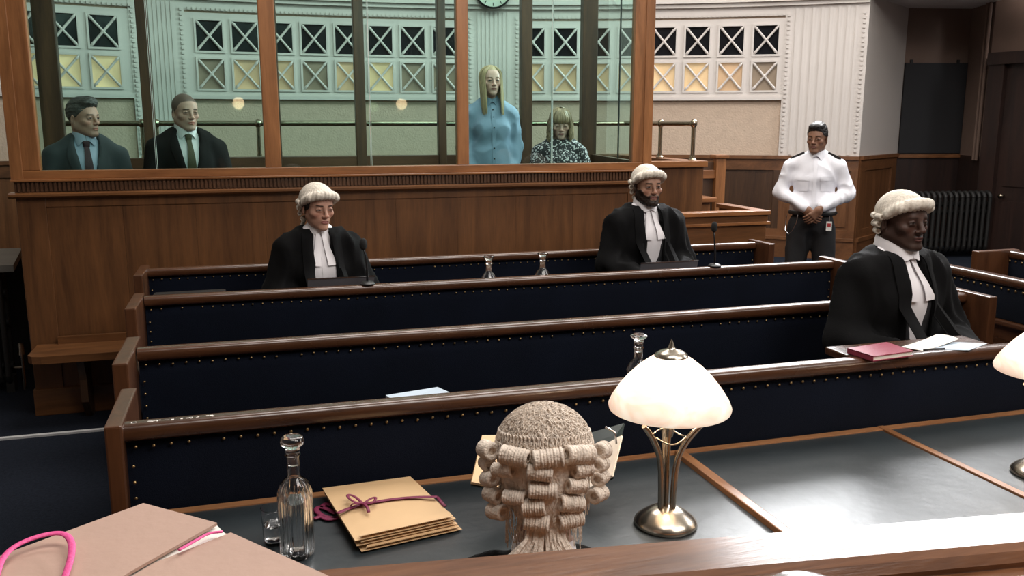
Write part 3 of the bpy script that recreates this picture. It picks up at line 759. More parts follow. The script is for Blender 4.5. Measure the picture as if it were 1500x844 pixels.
# rear screen
rear = []
for px, w in ((64, 0.15), (214, 0.085), (397, 0.115), (526, 0.085), (646, 0.07), (770, 0.10), (862, 0.14)):
    X = on_depth(px + (0 if px > 100 else 8), 110, DB)[0]; rear.append((X - w / 2, X + w / 2))
for a, c in rear: MB().box((a, DB - 0.04, DF), (c, DB + 0.04, TOPZ), 0.006).build('rear_post', 'oak_dark_z', dk)
MB().box((rear[0][0], DB - 0.03, 1.40), (rear[-1][1], DB + 0.05, 1.525), 0.005).build('rear_sill', 'oak_dark_x', dk)
MB().box((rear[0][0], DB, 0.0), (rear[-1][1], DB + 0.04, 1.40)).build('rear_panel', 'oak_dark_x', dk)
MB().box((rear[0][0], DB - 0.03, TOPZ), (rear[-1][1], DB + 0.05, TOPZ + 0.1), 0.005).build('head_rail', 'oak_dark_x', dk)
for (a, b_), (c, d) in zip(rear[:-1], rear[1:]):
    MB().add([(b_, DB, 1.52), (c, DB, 1.52), (c, DB, TOPZ), (b_, DB, TOPZ)], [(0, 1, 2, 3)]).build('glass_pane', 'dock_glass_back', dk)
# sides
SXL = (DX0, rear[0][0]); SXR = (DX1, rear[-1][1])
def side_quad(xf, xb, z0, z1, t):
    m = MB().prism_z([(xf - t, DY + 0.06), (xf, DY + 0.06), (xb, DB - 0.03), (xb - t, DB - 0.03)], z0, z1); return m
side_quad(DX0 + 0.05, rear[0][0] + 0.05, 0.0, 1.515, 0.05).build('side_panel', 'oak_z', dk, fix=True)
side_quad(DX1, rear[-1][1], 0.0, 1.515, 0.05).build('side_panel', 'oak_dark_z', dk, fix=True)
for xf, xb in ((DX0 + 0.025, rear[0][0] + 0.025), (DX1 - 0.025, rear[-1][1] - 0.025)):
    MB().add([(xf, DY + 0.06, 1.515), (xb, DB - 0.03, 1.515), (xb, DB - 0.03, TOPZ), (xf, DY + 0.06, TOPZ)], [(0, 1, 2, 3)]).build('glass_pane', 'dock_glass_back', dk)
u = 0.45
xm = DX1 - 0.025 + (rear[-1][1] - DX1) * u
MB().box((xm - 0.004, DY + 0.06 + 1.5 * u, 1.515), (xm + 0.004, DY + 0.075 + 1.5 * u, TOPZ)).build('glass_edge', 'black_plastic', dk)
MB().prism_z([(DX0 + 0.06, DY + 0.06), (DX1 - 0.06, DY + 0.06), (rear[-1][0] + 0.07, DB - 0.03), (rear[0][0] + 0.07, DB - 0.03)], DF - 0.05, DF).build('dock_floor', 'carpet', dk, fix=True)
# panelled annex to the right of the screens
AXR = 3.52
for lo, hi, nm, mt in (((2.90, 6.36, 0.0), (AXR, 6.41, 1.45), 'annex_front', 'panel_oak'), ((AXR - 0.05, 6.41, 0.0), (AXR, 7.9, 1.45), 'annex_side', 'panel_oak'),
                       ((2.88, 6.33, 1.45), (AXR + 0.02, 6.47, 1.497), 'annex_ledge', 'oak_x'), ((AXR - 0.11, 6.47, 1.45), (AXR + 0.02, 7.9, 1.497), 'annex_ledge', 'oak_y')):
    MB().box(lo, hi, 0.004).build(nm, mt, dk)
MB().box((3.0, 7.78, 0.0), (AXR, 7.84, 1.45)).build('annex_rear', 'oak_dark_z', dk)
MB().box((-1.45, 7.72, 1.45), (AXR, 7.84, 1.49), 0.004).build('rear_ledge', 'oak_dark_x', dk)
MB().box((-1.45, 7.76, 0.0), (3.0, 7.80, 1.45)).build('rear_wall_panel', 'oak_dark_x', dk)

# brass handrails behind and beside the dock
def rail_run(label, pts, posts_at, z0, zr=1.79):
    p0 = pts[0]
    o = thing('brass_handrail', label, 'handrail', (p0[0], p0[1], z0), 'brass handrails on the dock')
    MB().tube([(x, y, zr) for x, y in pts], 0.022, 12).build('rail', 'brass_rail', o, smooth=True, angle=50)
    for x, y in posts_at:
        MB().tube([(x, y, z0), (x, y, zr)], 0.017, 10).build('upright', 'brass_rail', o, smooth=True, angle=50)
        MB().lathe([(0.0005, 0.0), (0.034, 0.0), (0.034, 0.014), (0.023, 0.024), (0.021, 0.045), (0.0005, 0.046)], (x, y, z0), 14).build('foot_flange', 'brass_rail', o, smooth=True, angle=40)
        MB().lathe([(0.0005, -0.034), (0.018, -0.030), (0.029, -0.012), (0.029, 0.012), (0.018, 0.030), (0.0005, 0.034)], (x, y, zr), 14).build('ball_joint', 'brass_rail', o, smooth=True)
    return o
xa = on_depth(86, 182, 7.78)[0]; xb = on_depth(208, 182, 7.78)[0]; xc = on_depth(229, 182, 7.78)[0]
rail_run('short brass handrail section behind the grey-suited man', [(xa, 7.78), (xb, 7.78)], [(xa, 7.78), (xb, 7.78)], 1.49)
rail_run('long brass handrail along the rear of the dock, ending in a return beside the glass', [(xc, 7.78), (3.44, 7.78), (3.47, 7.74), (3.47, 6.45)], [(xc, 7.78), (on_depth(378, 182, 7.78)[0], 7.78), (on_depth(533, 182, 7.78)[0], 7.78), (on_depth(700, 182, 7.78)[0], 7.78), (3.0, 7.78), (3.47, 7.05), (3.47, 6.46)], 1.49)

# low wooden enclosure in front of the annex
en = thing('low_enclosure', 'low oak enclosure with moulded ledge between the dock and the guard', 'enclosure', (3.2, 5.8, 0))
EX1 = 3.60
for lo, hi, nm, mt in (((2.75, 5.56, 0.0), (EX1, 5.60, 1.09), 'front_panel', 'panel_oak_x'), ((EX1 - 0.04, 5.60, 0.0), (EX1, 6.15, 1.09), 'side_panel', 'panel_oak'),
                       ((2.75, 5.535, 1.145), (EX1 + 0.02, 5.64, 1.175), 'top_ledge', 'oak_x'), ((EX1 - 0.075, 5.64, 1.145), (EX1 + 0.02, 6.15, 1.175), 'top_ledge', 'oak_y'),
                       ((2.75, 5.55, 1.09), (EX1 + 0.005, 5.61, 1.145), 'frieze', 'panel_oak_x'), ((2.75, 5.535, 1.075), (EX1 + 0.02, 5.61, 1.095), 'lower_ledge', 'oak_x'),
                       ((EX1 - 0.05, 5.60, 1.09), (EX1 + 0.005, 6.15, 1.145), 'side_frieze', 'oak_y')):
    MB().box(lo, hi, 0.003).build(nm, mt, en)
# newel post and half-open gate behind it
g0 = on_depth(1054, 228, 7.45)
gt = thing('stair_gate', 'oak newel post and dark panelled gate behind the low enclosure', 'gate', (g0[0], 7.45, 0))
MB().box((g0[0] - 0.05, 7.41, 0.0), (g0[0] + 0.05, 7.49, 1.47), 0.005).build('newel_post', 'oak_z', gt)
MB().box((g0[0] - 0.07, 7.39, 1.47), (g0[0] + 0.07, 7.51, 1.50), 0.005).build('post_cap', 'oak_x', gt)
MB().box((3.56, 7.46, 0.0), (g0[0] - 0.05, 7.50, 1.43), 0.004).build('gate_panel', 'oak_dark_z', gt)
MB().box((3.56, 7.43, 1.28), (g0[0] - 0.05, 7.47, 1.36), 0.004).build('gate_rail', 'oak_x', gt)
MB().box((3.80, 7.05, 0.0), (3.98, 7.11, 1.10), 0.004).build('stringer', 'oak_z', gt)
MB().box((3.74, 7.0, 1.10), (4.02, 7.41, 1.14), 0.004).build('half_shelf', 'oak_x', gt)

# low bench against the dock front
wbn = thing('wall_bench', "low oak bench seat fixed against the dock's panelled front", 'bench', (-0.9, 5.7, 0))
poly = [(-1.27, 5.89), (-1.27, 5.62), (-1.24, 5.575), (-1.19, 5.56), (2.7, 5.56 + 0.001), (2.7, 5.89)]
poly = [(-1.27, 5.89), (-1.27, 5.62), (-1.24, 5.575), (-1.19, 5.56), (2.4, 5.56), (2.4, 5.89)]
MB().prism_z(poly, 0.41, 0.455).build('seat_board', 'panel_oak_x', wbn, fix=True)
MB().box((-1.15, 5.86, 0.455), (2.4, 5.893, 0.50)).build('back_batten', 'panel_oak_x', wbn)
for x in (-1.0, -0.2, 0.8, 1.8):
    prof = [(5.88, 0.0), (5.80, 0.0), (5.70, 0.12), (5.70, 0.26), (5.64, 0.41), (5.88, 0.41)]
    MB().prism_x(prof, x - 0.02, x + 0.02).build('bracket', 'oak_dark_z', wbn, fix=True)

# ------------------------------------------------------------------ lamps
def shade_material():
    m = bpy.data.materials.new('lamp_shade_glass')
    N, L, b = nodes_of(m)
    tc = N.new('ShaderNodeTexCoord'); mp = N.new('ShaderNodeMapping'); mp.inputs['Scale'].default_value = (1, 1, 2.2)
    L.new(tc.outputs['Object'], mp.inputs['Vector'])
    n = N.new('ShaderNodeTexNoise'); n.inputs['Scale'].default_value = 7; n.inputs['Detail'].default_value = 5; n.inputs['Distortion'].default_value = 2.2
    L.new(mp.outputs[0], n.inputs['Vector'])
    r = N.new('ShaderNodeValToRGB'); r.color_ramp.elements[0].position = 0.36; r.color_ramp.elements[1].position = 0.62
    r.color_ramp.elements[0].color = (0.88, 0.58, 0.42, 1); r.color_ramp.elements[1].color = (1.0, 0.86, 0.68, 1)
    L.new(n.outputs['Fac'], r.inputs['Fac'])
    b.inputs['Base Color'].default_value = (0.55, 0.50, 0.45, 1)
    b.inputs['Roughness'].default_value = 0.25
    L.new(r.outputs['Color'], b.inputs['Emission Color'])
    # the bulb sits high inside, so the alabaster glows strongest near it
    sp = N.new('ShaderNodeVectorMath'); sp.operation = 'DISTANCE'; sp.inputs[1].default_value = (0, 0, 0.40)
    L.new(tc.outputs['Object'], sp.inputs[0])
    mr = N.new('ShaderNodeMapRange'); mr.inputs['From Min'].default_value = 0.06; mr.inputs['From Max'].default_value = 0.175
    mr.inputs['To Min'].default_value = 2.3; mr.inputs['To Max'].default_value = 0.72
    L.new(sp.outputs['Value'], mr.inputs['Value']); L.new(mr.outputs[0], b.inputs['Emission Strength'])
    MATS['lamp_shade_glass'] = m
shade_material()
def desk_lamp(label, x, y, z, rot=0.0):
    o = thing('desk_lamp', label, 'lamp', (x, y, z), 'marbled glass desk lamps')
    c = (x, y, z)
    MB().lathe([(0.0005, 0.0), (0.080, 0.0), (0.084, 0.006), (0.082, 0.013), (0.070, 0.024), (0.048, 0.040), (0.030, 0.049), (0.0005, 0.052)], c, 40).build('base', 'nickel', o, smooth=True, angle=50)
    for k in range(3):
        a = rot + 2 * PI * k / 3
        d = np.array([math.cos(a), math.sin(a), 0])
        ctrl = [(0.018, 0.045), (0.019, 0.10), (0.021, 0.15), (0.027, 0.19), (0.038, 0.22), (0.054, 0.25), (0.074, 0.277), (0.086, 0.289)]
        MB().tube([np.array(c) + d * r_ + np.array([0, 0, h]) for r_, h in ctrl], [0.0085] * 6 + [0.008, 0.006], 10).build('stem_arm', 'nickel', o, smooth=True, angle=60)
    MB().tube([(x, y, z + 0.05), (x, y, z + 0.26)], 0.0065, 10).build('stem', 'nickel', o, smooth=True, angle=60)
    MB().lathe([(0.0005, 0.245), (0.011, 0.245), (0.015, 0.265), (0.026, 0.30), (0.033, 0.335), (0.0005, 0.335)], c, 20).build('bulb_cup', 'nickel', o, smooth=True, angle=40)
    ring = [(x + 0.046 * math.cos(t), y + 0.046 * math.sin(t), z + 0.245 + 0.006 * math.cos(3 * (t - rot))) for t in np.linspace(0, 2 * PI, 25)[:-1]]
    MB().tube(ring, 0.0025, 6, closed=True).build('wire_ring', 'nickel', o, smooth=True)
    prof = [(0.156, 0.322), (0.158, 0.330), (0.150, 0.349), (0.133, 0.376), (0.110, 0.405), (0.083, 0.432), (0.056, 0.453), (0.034, 0.467), (0.032, 0.463), (0.054, 0.449), (0.080, 0.428), (0.106, 0.401), (0.129, 0.372), (0.146, 0.346), (0.153, 0.328)]
    sh_ = MB().lathe(prof, c, 48, closed=True).build('shade', 'lamp_shade_glass', o, smooth=True, angle=70)
    MB().lathe([(0.0005, 0.462), (0.044, 0.459), (0.042, 0.466), (0.030, 0.474), (0.012, 0.480), (0.009, 0.484), (0.005, 0.496), (0.0005, 0.506)], c, 24).build('finial', 'nickel', o, smooth=True, angle=50)
    bulb = MB().lathe([(0.0005, 0.335), (0.012, 0.337), (0.026, 0.37), (0.026, 0.39), (0.014, 0.41), (0.0005, 0.415)], c, 16).build('bulb', 'bulb_glow', o, smooth=True)
    d = bpy.data.lights.new('lamp_light', 'POINT'); d.energy = 3.2; d.color = (1.0, 0.80, 0.56); d.shadow_soft_size = 0.04
    l = bpy.data.objects.new('lamp_light', d); C.objects.link(l); l.parent = o; l.location = (0, 0, 0.318)
    return o
emit('bulb_glow', (1.0, 0.85, 0.62), 12.0)
desk_lamp('lit desk lamp between the wigged clerk and the raised table divider', 1.023, 1.978, TZ, math.radians(196))
desk_lamp('lit desk lamp on the far leather panel past the second divider', 2.265, 1.955, TZ, math.radians(170))

# ------------------------------------------------------------------ glassware
def carafe(x, y, z):
    o = thing('water_carafe', 'fluted glass carafe of water with stopper beside the brown envelopes', 'carafe', (x, y, z))
    c = (x, y, z)
    fl = lambda a, h: (0.085 * abs(math.cos(9 * a)) - 0.060) if 0.008 < h < 0.182 else 0.0
    out = [(0.0005, 0.0), (0.034, 0.0), (0.0405, 0.010), (0.0415, 0.03), (0.0415, 0.15), (0.0405, 0.168), (0.035, 0.186), (0.024, 0.200), (0.0175, 0.207), (0.0160, 0.212), (0.0155, 0.258), (0.0185, 0.262)]
    inn = [(0.0150, 0.262), (0.0125, 0.255), (0.0125, 0.212), (0.020, 0.198), (0.030, 0.1835), (0.0345, 0.167), (0.0355, 0.15), (0.0355, 0.03), (0.034, 0.016), (0.0005, 0.014)]
    MB().lathe(out + inn, c, 144, lambda a, h: fl(a, h)).build('bottle', 'crystal', o, smooth=True, angle=50)
    MB().lathe([(0.0005, 0.0145), (0.0315, 0.0165), (0.0330, 0.03), (0.0330, 0.146), (0.0005, 0.147)], c, 48).build('water', 'water', o, smooth=True, angle=50)
    MB().lathe([(0.0005, 0.235), (0.0110, 0.236), (0.0120, 0.262), (0.0175, 0.264), (0.0170, 0.272), (0.019, 0.282), (0.0275, 0.289), (0.0285, 0.296), (0.026, 0.305), (0.020, 0.309), (0.0005, 0.307)], c, 36).build('stopper', 'crystal', o, smooth=True, angle=50)
carafe(0.077, 2.085, TZ)
gl = thing('water_glass', 'small cut-glass tumbler behind the water carafe', 'glass', (0.028, 2.172, TZ))
fl = lambda a, h: (0.05 * abs(math.cos(8 * a)) - 0.025) if 0.004 < h < 0.05 else 0.0
MB().lathe([(0.0005, 0.0), (0.026, 0.0), (0.029, 0.006), (0.0315, 0.055), (0.0335, 0.095), (0.0322, 0.0955), (0.0300, 0.055), (0.0265, 0.012), (0.0005, 0.010)], (0.028, 2.172, TZ), 64, fl).build('tumbler', 'crystal', gl, smooth=True, angle=50)
MB().lathe([(0.0005, 0.0105), (0.0260, 0.0125), (0.0293, 0.050), (0.0005, 0.0505)], (0.028, 2.172, TZ), 32).build('water', 'water', gl, smooth=True, angle=50)
def decanter(label, x, y, z, h, group):
    o = thing('decanter', label, 'decanter', (x, y, z), group)
    k = h / 0.25; c = (x, y, z)
    P = lambda L_: [(r_ * (k if r_ > 0.001 else 1), q * k) for r_, q in L_]
    out = [(0.0005, 0.0), (0.040, 0.0), (0.046, 0.010), (0.050, 0.055), (0.050, 0.095), (0.044, 0.122), (0.030, 0.146), (0.0185, 0.158), (0.0165, 0.165), (0.0160, 0.195), (0.020, 0.200)]
    inn = [(0.0150, 0.200), (0.0130, 0.193), (0.0130, 0.165), (0.026, 0.143), (0.040, 0.120), (0.046, 0.095), (0.046, 0.055), (0.041, 0.016), (0.0005, 0.012)]
    MB().lathe(P(out + inn), c, 40).build('bottle', 'crystal', o, smooth=True, angle=50)
    MB().lathe(P([(0.0005, 0.0125), (0.0405, 0.0165), (0.0455, 0.055), (0.0455, 0.080), (0.0005, 0.0805)]), c, 32).build('water', 'water', o, smooth=True, angle=50)
    MB().lathe(P([(0.0005, 0.185), (0.0125, 0.186), (0.0125, 0.202), (0.017, 0.204), (0.0165, 0.222), (0.021, 0.234), (0.030, 0.240), (0.031, 0.247), (0.027, 0.250), (0.0005, 0.248)]), c, 28).build('stopper', 'crystal', o, smooth=True, angle=50)
d0 = on_depth(716, 375, 4.52); d1_ = on_depth(795, 370, 4.52); d2_ = on_depth(936, 490, 2.66)
decanter("glass decanter on the laptop pew's shelf, nearer the woman barrister", d0[0], 4.52, 0.862, d0[2] - 0.862, 'decanters between the two laptops')
decanter("glass decanter on the laptop pew's shelf, nearer the bearded barrister", d1_[0], 4.52, 0.862, d1_[2] - 0.862, 'decanters between the two laptops')
decanter('glass decanter on the nearest pew, its stopper rising behind the lit desk lamp', d2_[0], 2.66, 0.862, d2_[2] - 0.862, None)

# ------------------------------------------------------------------ papers and bundles
def slab(poly3, t):
    """thin slab whose top is the given polygon (list of 3-d points), t thick"""
    m = MB(); n = len(poly3)
    v = [tuple(p) for p in poly3] + [(p[0], p[1], p[2] - t) for p in poly3]
    m.add(v, [list(range(n))[::-1], [n + i for i in range(n)]] + [(i, (i + 1) % n, n + (i + 1) % n, n + i) for i in range(n)])
    return m
ET = TZ + 0.040
e = [on_height(x, y, ET) for x, y in ((472, 712), (601, 695), (668, 757), (520, 789))]
env = thing('envelope_bundle', 'bundle of manila envelopes tied with dark red ribbon on the leather', 'envelopes', (np.mean([p[0] for p in e]), np.mean([p[1] for p in e]), TZ))
def inset(P, k, dx=0.0, dy=0.0, z=None):
    c_ = np.mean(P, axis=0); out = []
    for p in P:
        q = c_ + (p - c_) * k; q = q + np.array([dx, dy, 0]); q[2] = z if z is not None else q[2]; out.append(q)
    return out
for i, (z, t, dx, dy, k) in enumerate(((TZ + 0.012, 0.0115, 0.014, -0.008, 1.0), (TZ + 0.025, 0.012, 0.004, 0.0, 1.0), (ET, 0.014, 0, 0, 1.0))):
    P = inset(e, k, dx, dy, z)
    # pillow the envelope a little: ring of mid points
    v = []; 
    c_ = np.mean(P, axis=0)
    n = 6
    top = []
    for a in range(n + 1):
        for b_ in range(n + 1):
            u, w = a / n, b_ / n
            p = (P[0] * (1 - u) + P[1] * u) * (1 - w) + (P[3] * (1 - u) + P[2] * u) * w
            puff = (math.sin(PI * u) * math.sin(PI * w)) ** 0.4 if 0 < a < n and 0 < b_ < n else 0.0
            top.append((p[0], p[1], z - t * 0.45 * (1 - puff)))
    v = top + [(p[0], p[1], 2 * (z - t * 0.5) - p[2] if p[2] > z - t * 0.44 else p[2] - 0.001) for p in top]
    f = []
    N_ = (n + 1) ** 2
    for a in range(n):
        for b_ in range(n):
            q = a * (n + 1) + b_
            f.append((q, q + 1, q + n + 2, q + n + 1)); f.append((N_ + q, N_ + q + n + 1, N_ + q + n + 2, N_ + q + 1))
    for a in range(n):
        for (q, r_) in ((a, a + 1), (n * (n + 1) + a, n * (n + 1) + a + 1), (a * (n + 1), (a + 1) * (n + 1)), (a * (n + 1) + n, (a + 1) * (n + 1) + n)):
            f.append((q, r_, N_ + r_, N_ + q))
    MB().add(v, f).build('envelope', 'manila', env, smooth=True, angle=40, fix=True)
    # folded flap along the near edge
    fl_ = [P[3] + (P[2] - P[3]) * 0.04, P[2] + (P[3] - P[2]) * 0.03, P[2] + (P[1] - P[2]) * 0.10 + (P[3] - P[2]) * 0.02, P[3] + (P[0] - P[3]) * 0.07 + (P[2] - P[3]) * 0.10]
    slab([q + np.array([0, 0, 0.003]) for q in fl_], 0.0015).build('flap', 'manila', env, fix=True)
def px_path(pts, z):
    P = [on_height(x, y, z) for x, y in pts]
    for _ in range(2):                                  # round the corners off
        if len(P) > 2: P = [P[0]] + [q for a, b in zip(P[:-1], P[1:]) for q in (a * 0.75 + b * 0.25, a * 0.25 + b * 0.75)] + [P[-1]]
    return P
rb = MB()
rb.tube(px_path([(494, 752), (518, 742), (540, 737), (575, 731), (610, 728), (640, 728)], ET + 0.004), 0.0075, 6, flat=0.2)
rb.tube(px_path([(640, 728), (652, 742)], ET - 0.004), 0.0055, 6, flat=0.3)
rb.build('ribbon', 'ribbon_wine', env, smooth=True)
kn = MB()
k0 = on_height(532, 739, ET + 0.008)
for pts in ([(532, 739), (520, 730), (509, 728), (510, 734), (522, 740), (532, 739)], [(532, 739), (544, 733), (552, 733), (546, 741), (532, 739)], [(532, 739), (538, 747), (540, 751)], [(532, 739), (522, 742), (514, 741)]):
    P = px_path(pts, ET + 0.009)
    for i, p in enumerate(P): p[2] += 0.008 * math.sin(PI * i / (len(P) - 1))
    kn.tube(P, 0.0045, 6, flat=0.4)
kn.build('bow', 'ribbon_wine', env, smooth=True)
tl = MB()
for pts in ([(492, 752), (478, 745), (466, 742), (462, 748), (474, 757), (494, 760)], [(496, 758), (480, 762), (470, 756), (460, 760)], [(486, 740), (476, 737), (470, 745)]):
    tl.tube(px_path(pts, TZ + 0.006), 0.0085, 6, flat=0.3)
tl.build('ribbon_tail', 'ribbon_wine', env, smooth=True)

# case bundles on the judge's bench (lower left)
FZ = 1.40
JTOP = 1.228
cb = thing('case_bundle', "pile of buff case folders with pink ribbon on the judge's bench", 'folders', (-0.16, 0.80, JTOP))
f1 = [on_height(x, y, FZ) for x, y in ((-120, 858), (210, 737), (318, 766), (190, 838), (60, 925), (-60, 925))]
f2 = [on_height(x, y, FZ - 0.004) for x, y in ((338, 780), (478, 842), (560, 885), (520, 930), (40, 935), (225, 825))]
slab(f1, 0.003).build('folder', 'manila_pink', cb, fix=True)
slab(f2, 0.003).build('folder', 'manila_pink', cb, fix=True)
slab([on_height(x, y, FZ - 0.006) for x, y in ((318, 770), (331, 783), (215, 840), (150, 870), (200, 820))], 0.002).build('paper_sheet', 'paper', cb, fix=True)
slab([on_height(x, y, FZ - 0.009) for x, y in ((300, 772), (352, 788), (480, 848), (520, 920), (60, 930), (120, 850))], 0.012).build('papers', 'manila_pink', cb, fix=True)
c_ = np.array([-0.175, 0.80])
for i, (z0, z1, k) in enumerate(((JTOP, 1.285, 0.0), (1.285, 1.335, 0.004), (1.335, 1.379, -0.004))):
    m = MB().box((-0.13, -0.055, z0), (0.13, 0.075, z1), 0.004)
    ca, sa = math.cos(-0.35), math.sin(-0.35)
    m.v = [(c_[0] + k + p[0] * ca - p[1] * sa, c_[1] + p[0] * sa + p[1] * ca - 0.03, p[2]) for p in m.v]
    m.build('bundle', 'manila_pink', cb)
m = MB(); m.tube(px_path([(262, 806), (290, 790), (306, 781), (326, 779)], FZ + 0.001), 0.0024, 6, flat=0.4)
m.build('ribbon_strand', 'ribbon_pink', cb, smooth=True)
P = px_path([(-6, 846), (2, 826), (16, 812), (36, 803), (60, 796), (84, 792), (98, 794), (106, 803), (106, 818), (102, 832), (94, 850)], FZ + 0.004)
for i, p in enumerate(P): p[2] += 0.008 * math.sin(PI * i / (len(P) - 1))
MB().tube(P, 0.0033, 8, flat=0.4).build('ribbon_loop', 'ribbon_pink', cb, smooth=True)
# round metal base at the bottom edge of the frame
p = on_height(1180, 874, JTOP + 0.005)
ds = MB().lathe([(0.0005, 0.0), (0.060, 0.0), (0.062, 0.004), (0.058, 0.010), (0.040, 0.018), (0.015, 0.022), (0.0005, 0.0225)], (p[0], p[1], JTOP), 40).build('metal_dome', 'steel', smooth=True, angle=50, loc=(p[0], p[1], JTOP))
tag(ds, "low round polished metal disc lying on the judge's bench", 'metal disc')

# red book, papers and pen on the nearest pew
bt = [on_height(x, y, 1.020) for x, y in ((1241, 510), (1299, 501), (1338, 514), (1279, 522))]
bk = thing('law_book', 'red bound book lying on the nearest pew before the heavy-set barrister', 'book', (np.mean([q[0] for q in bt]), np.mean([q[1] for q in bt]), 0.999))
slab(bt, 0.003).build('cover', 'book_red', bk, fix=True)
slab([q - np.array([0, 0, 0.016]) for q in bt], 0.003).build('cover', 'book_red', bk, fix=True)
slab(inset(bt, 0.96, z=1.016), 0.012).build('page_block', 'paper', bk, fix=True)
sp_ = [bt[0], bt[3], bt[3] * 0.985 + bt[2] * 0.015, bt[0] * 0.985 + bt[1] * 0.015]
slab(sp_, 0.019).build('spine', 'book_red', bk, fix=True)
def sheet(name, label, pts, z, mat, curl=0.0, group=None):
    P = [on_height(x, y, z) for x, y in pts]
    n = 8; v = []; f = []
    for a in range(n + 1):
        for b_ in range(n + 1):
            u, w = a / n, b_ / n
            q = (P[0] * (1 - u) + P[1] * u) * (1 - w) + (P[3] * (1 - u) + P[2] * u) * w
            v.append((q[0], q[1], q[2] + curl * (u * u + 0.4 * math.sin(3 * w) * u)))
    k = (n + 1) ** 2
    v += [(x, y, zz - 0.0015) for x, y, zz in v]
    for a in range(n):
        for b_ in range(n):
            q = a * (n + 1) + b_; f.append((q, q + n + 1, q + n + 2, q + 1)); f.append((k + q, k + q + 1, k + q + n + 2, k + q + n + 1))
        for (q, r_) in ((a, a + 1), (n * (n + 1) + a, n * (n + 1) + a + 1), (a * (n + 1), (a + 1) * (n + 1)), (a * (n + 1) + n, (a + 1) * (n + 1) + n)): f.append((q, r_, k + r_, k + q))
    L0 = np.mean(P, axis=0)
    o = MB().add(v, f).build(name, mat, None, smooth=True, angle=40, loc=(L0[0], L0[1], z - 0.0015), fix=True)
    return tag(o, label, 'paper', group)
sheet('loose_paper', 'white loose sheets curling up beside the red book', ((1320, 508), (1372, 494), (1404, 501), (1352, 514)), 1.002, 'paper', 0.012)
sheet('loose_paper', 'bluish-white sheet lying flat past the curling papers', ((1362, 512), (1395, 501), (1446, 503), (1420, 513)), 1.0015, 'paper_blue', 0.0)
pn = [on_height(x, y, 1.009) for x, y in ((1353, 513), (1366, 511.5), (1384, 511))]
o = MB().tube(pn, 0.0035, 6).build('pen', 'black_plastic', loc=tuple(pn[1]), smooth=True); tag(o, 'thin black pen on the papers beside the red book', 'pen')
bl = [on_depth(x, y, Y) for x, y, Y in ((565, 579, 2.58), (641, 567, 2.65), (668, 579, 2.56), (585, 592, 2.522))]
o = slab(bl, 0.009).build('booklet', 'paper_blue', loc=(np.mean([q[0] for q in bl]), np.mean([q[1] for q in bl]), 0.982), fix=True); tag(o, 'pale blue booklet lying alone on the nearest pew shelf', 'booklet')

# open ring binder in front of the clerk
rbn = thing('ring_binder', "open dark green lever-arch binder propped in front of the clerk's wig", 'binder', (0.80, 2.15, TZ))
B = {k: on_depth(x, y, Y) for k, (x, y, Y) in dict(fr=(914, 620, 2.22), nr=(898, 700, 2.02), fl=(706, 640, 2.22), nl=(690, 711, 2.06), fs=(868, 633, 2.26), ns=(842, 730, 2.06), fs2=(835, 640, 2.26), ns2=(812, 735, 2.06)).items()}
for k in B: B[k][2] = max(B[k][2], TZ + 0.005)
def board(a, b_, c, d, t=0.004):
    a, b_, c, d = map(np.asarray, (a, b_, c, d)); nn = np.cross(b_ - a, d - a); nn = nn / np.linalg.norm(nn) * t
    if nn[2] > 0: nn = -nn
    m = MB(); m.add([a, b_, c, d, a + nn, b_ + nn, c + nn, d + nn], [(0, 1, 2, 3), (7, 6, 5, 4), (0, 4, 5, 1), (1, 5, 6, 2), (2, 6, 7, 3), (3, 7, 4, 0)]); return m
board(B['ns'], B['nr'], B['fr'], B['fs']).build('right_cover', 'file_green', rbn, fix=True)
board(B['ns2'], B['ns'], B['fs'], B['fs2']).build('spine', 'file_green', rbn, fix=True)
board(B['nl'], B['ns2'], B['fs2'], B['fl']).build('left_cover', 'file_green', rbn, fix=True)
up = np.array([0, -0.006, 0.012])
pg = [B['nl'] + up, B['ns2'] + up, B['fs2'] + up * 0.5, B['fl'] + up * 0.5]
board(*pg, 0.008).build('page_stack', 'manila', rbn, fix=True)
pr = [B['ns'] * 0.9 + B['nr'] * 0.1 + up, B['ns'] * 0.05 + B['nr'] * 0.95 + up, B['fr'] * 0.70 + B['nr'] * 0.30 + up, B['fs'] * 0.60 + B['ns'] * 0.40 + up]
board(*pr, 0.006).build('page_stack', 'paper', rbn, fix=True)
q = (B['nr'] * 0.5 + B['fr'] * 0.5) + np.array([-0.012, -0.01, 0.02])
MB().tube([q, q + np.array([0.0, 0.01, 0.03]), q + np.array([-0.025, 0.02, 0.045])], 0.003, 6).build('lever_arch', 'steel', rbn, smooth=True)

# microphones and laptops on the third pew
def microphone(label, x, y, z, top, hx, r=0.017):
    o = thing('microphone', label, 'microphone', (x, y, z), 'gooseneck microphones on the pew')
    MB().lathe([(0.0005, 0.0), (0.036, 0.0), (0.037, 0.006), (0.028, 0.014), (0.010, 0.018), (0.0005, 0.019)], (x, y, z), 24).build('base', 'black_plastic', o, smooth=True, angle=50)
    P = [(x, y, z + 0.015), (x, y, z + 0.08), (x + (hx - x) * 0.4, y, z + 0.15), (hx, y - 0.01, top - 0.05)]
    MB().tube(P, [0.006, 0.006, 0.004, 0.004], 8).build('gooseneck', 'black_plastic', o, smooth=True)
    q = (hx, y - 0.012, top - 0.055)
    MB().lathe([(0.0005, 0.0), (r * 0.6, 0.002), (r * 0.9, 0.012), (r, 0.03), (r * 0.85, 0.048), (r * 0.4, 0.057), (0.0005, 0.058)], q, 16).build('foam_cover', 'foam', o, smooth=True)
mA = on_depth(1045, 391, 4.39); mB = on_depth(538, 421, 4.39)
microphone('black gooseneck microphone on the pew rail beside the bearded barrister', mA[0], 4.377, 1.0, on_depth(1043, 325, 4.39)[2], on_depth(1043, 330, 4.39)[0])
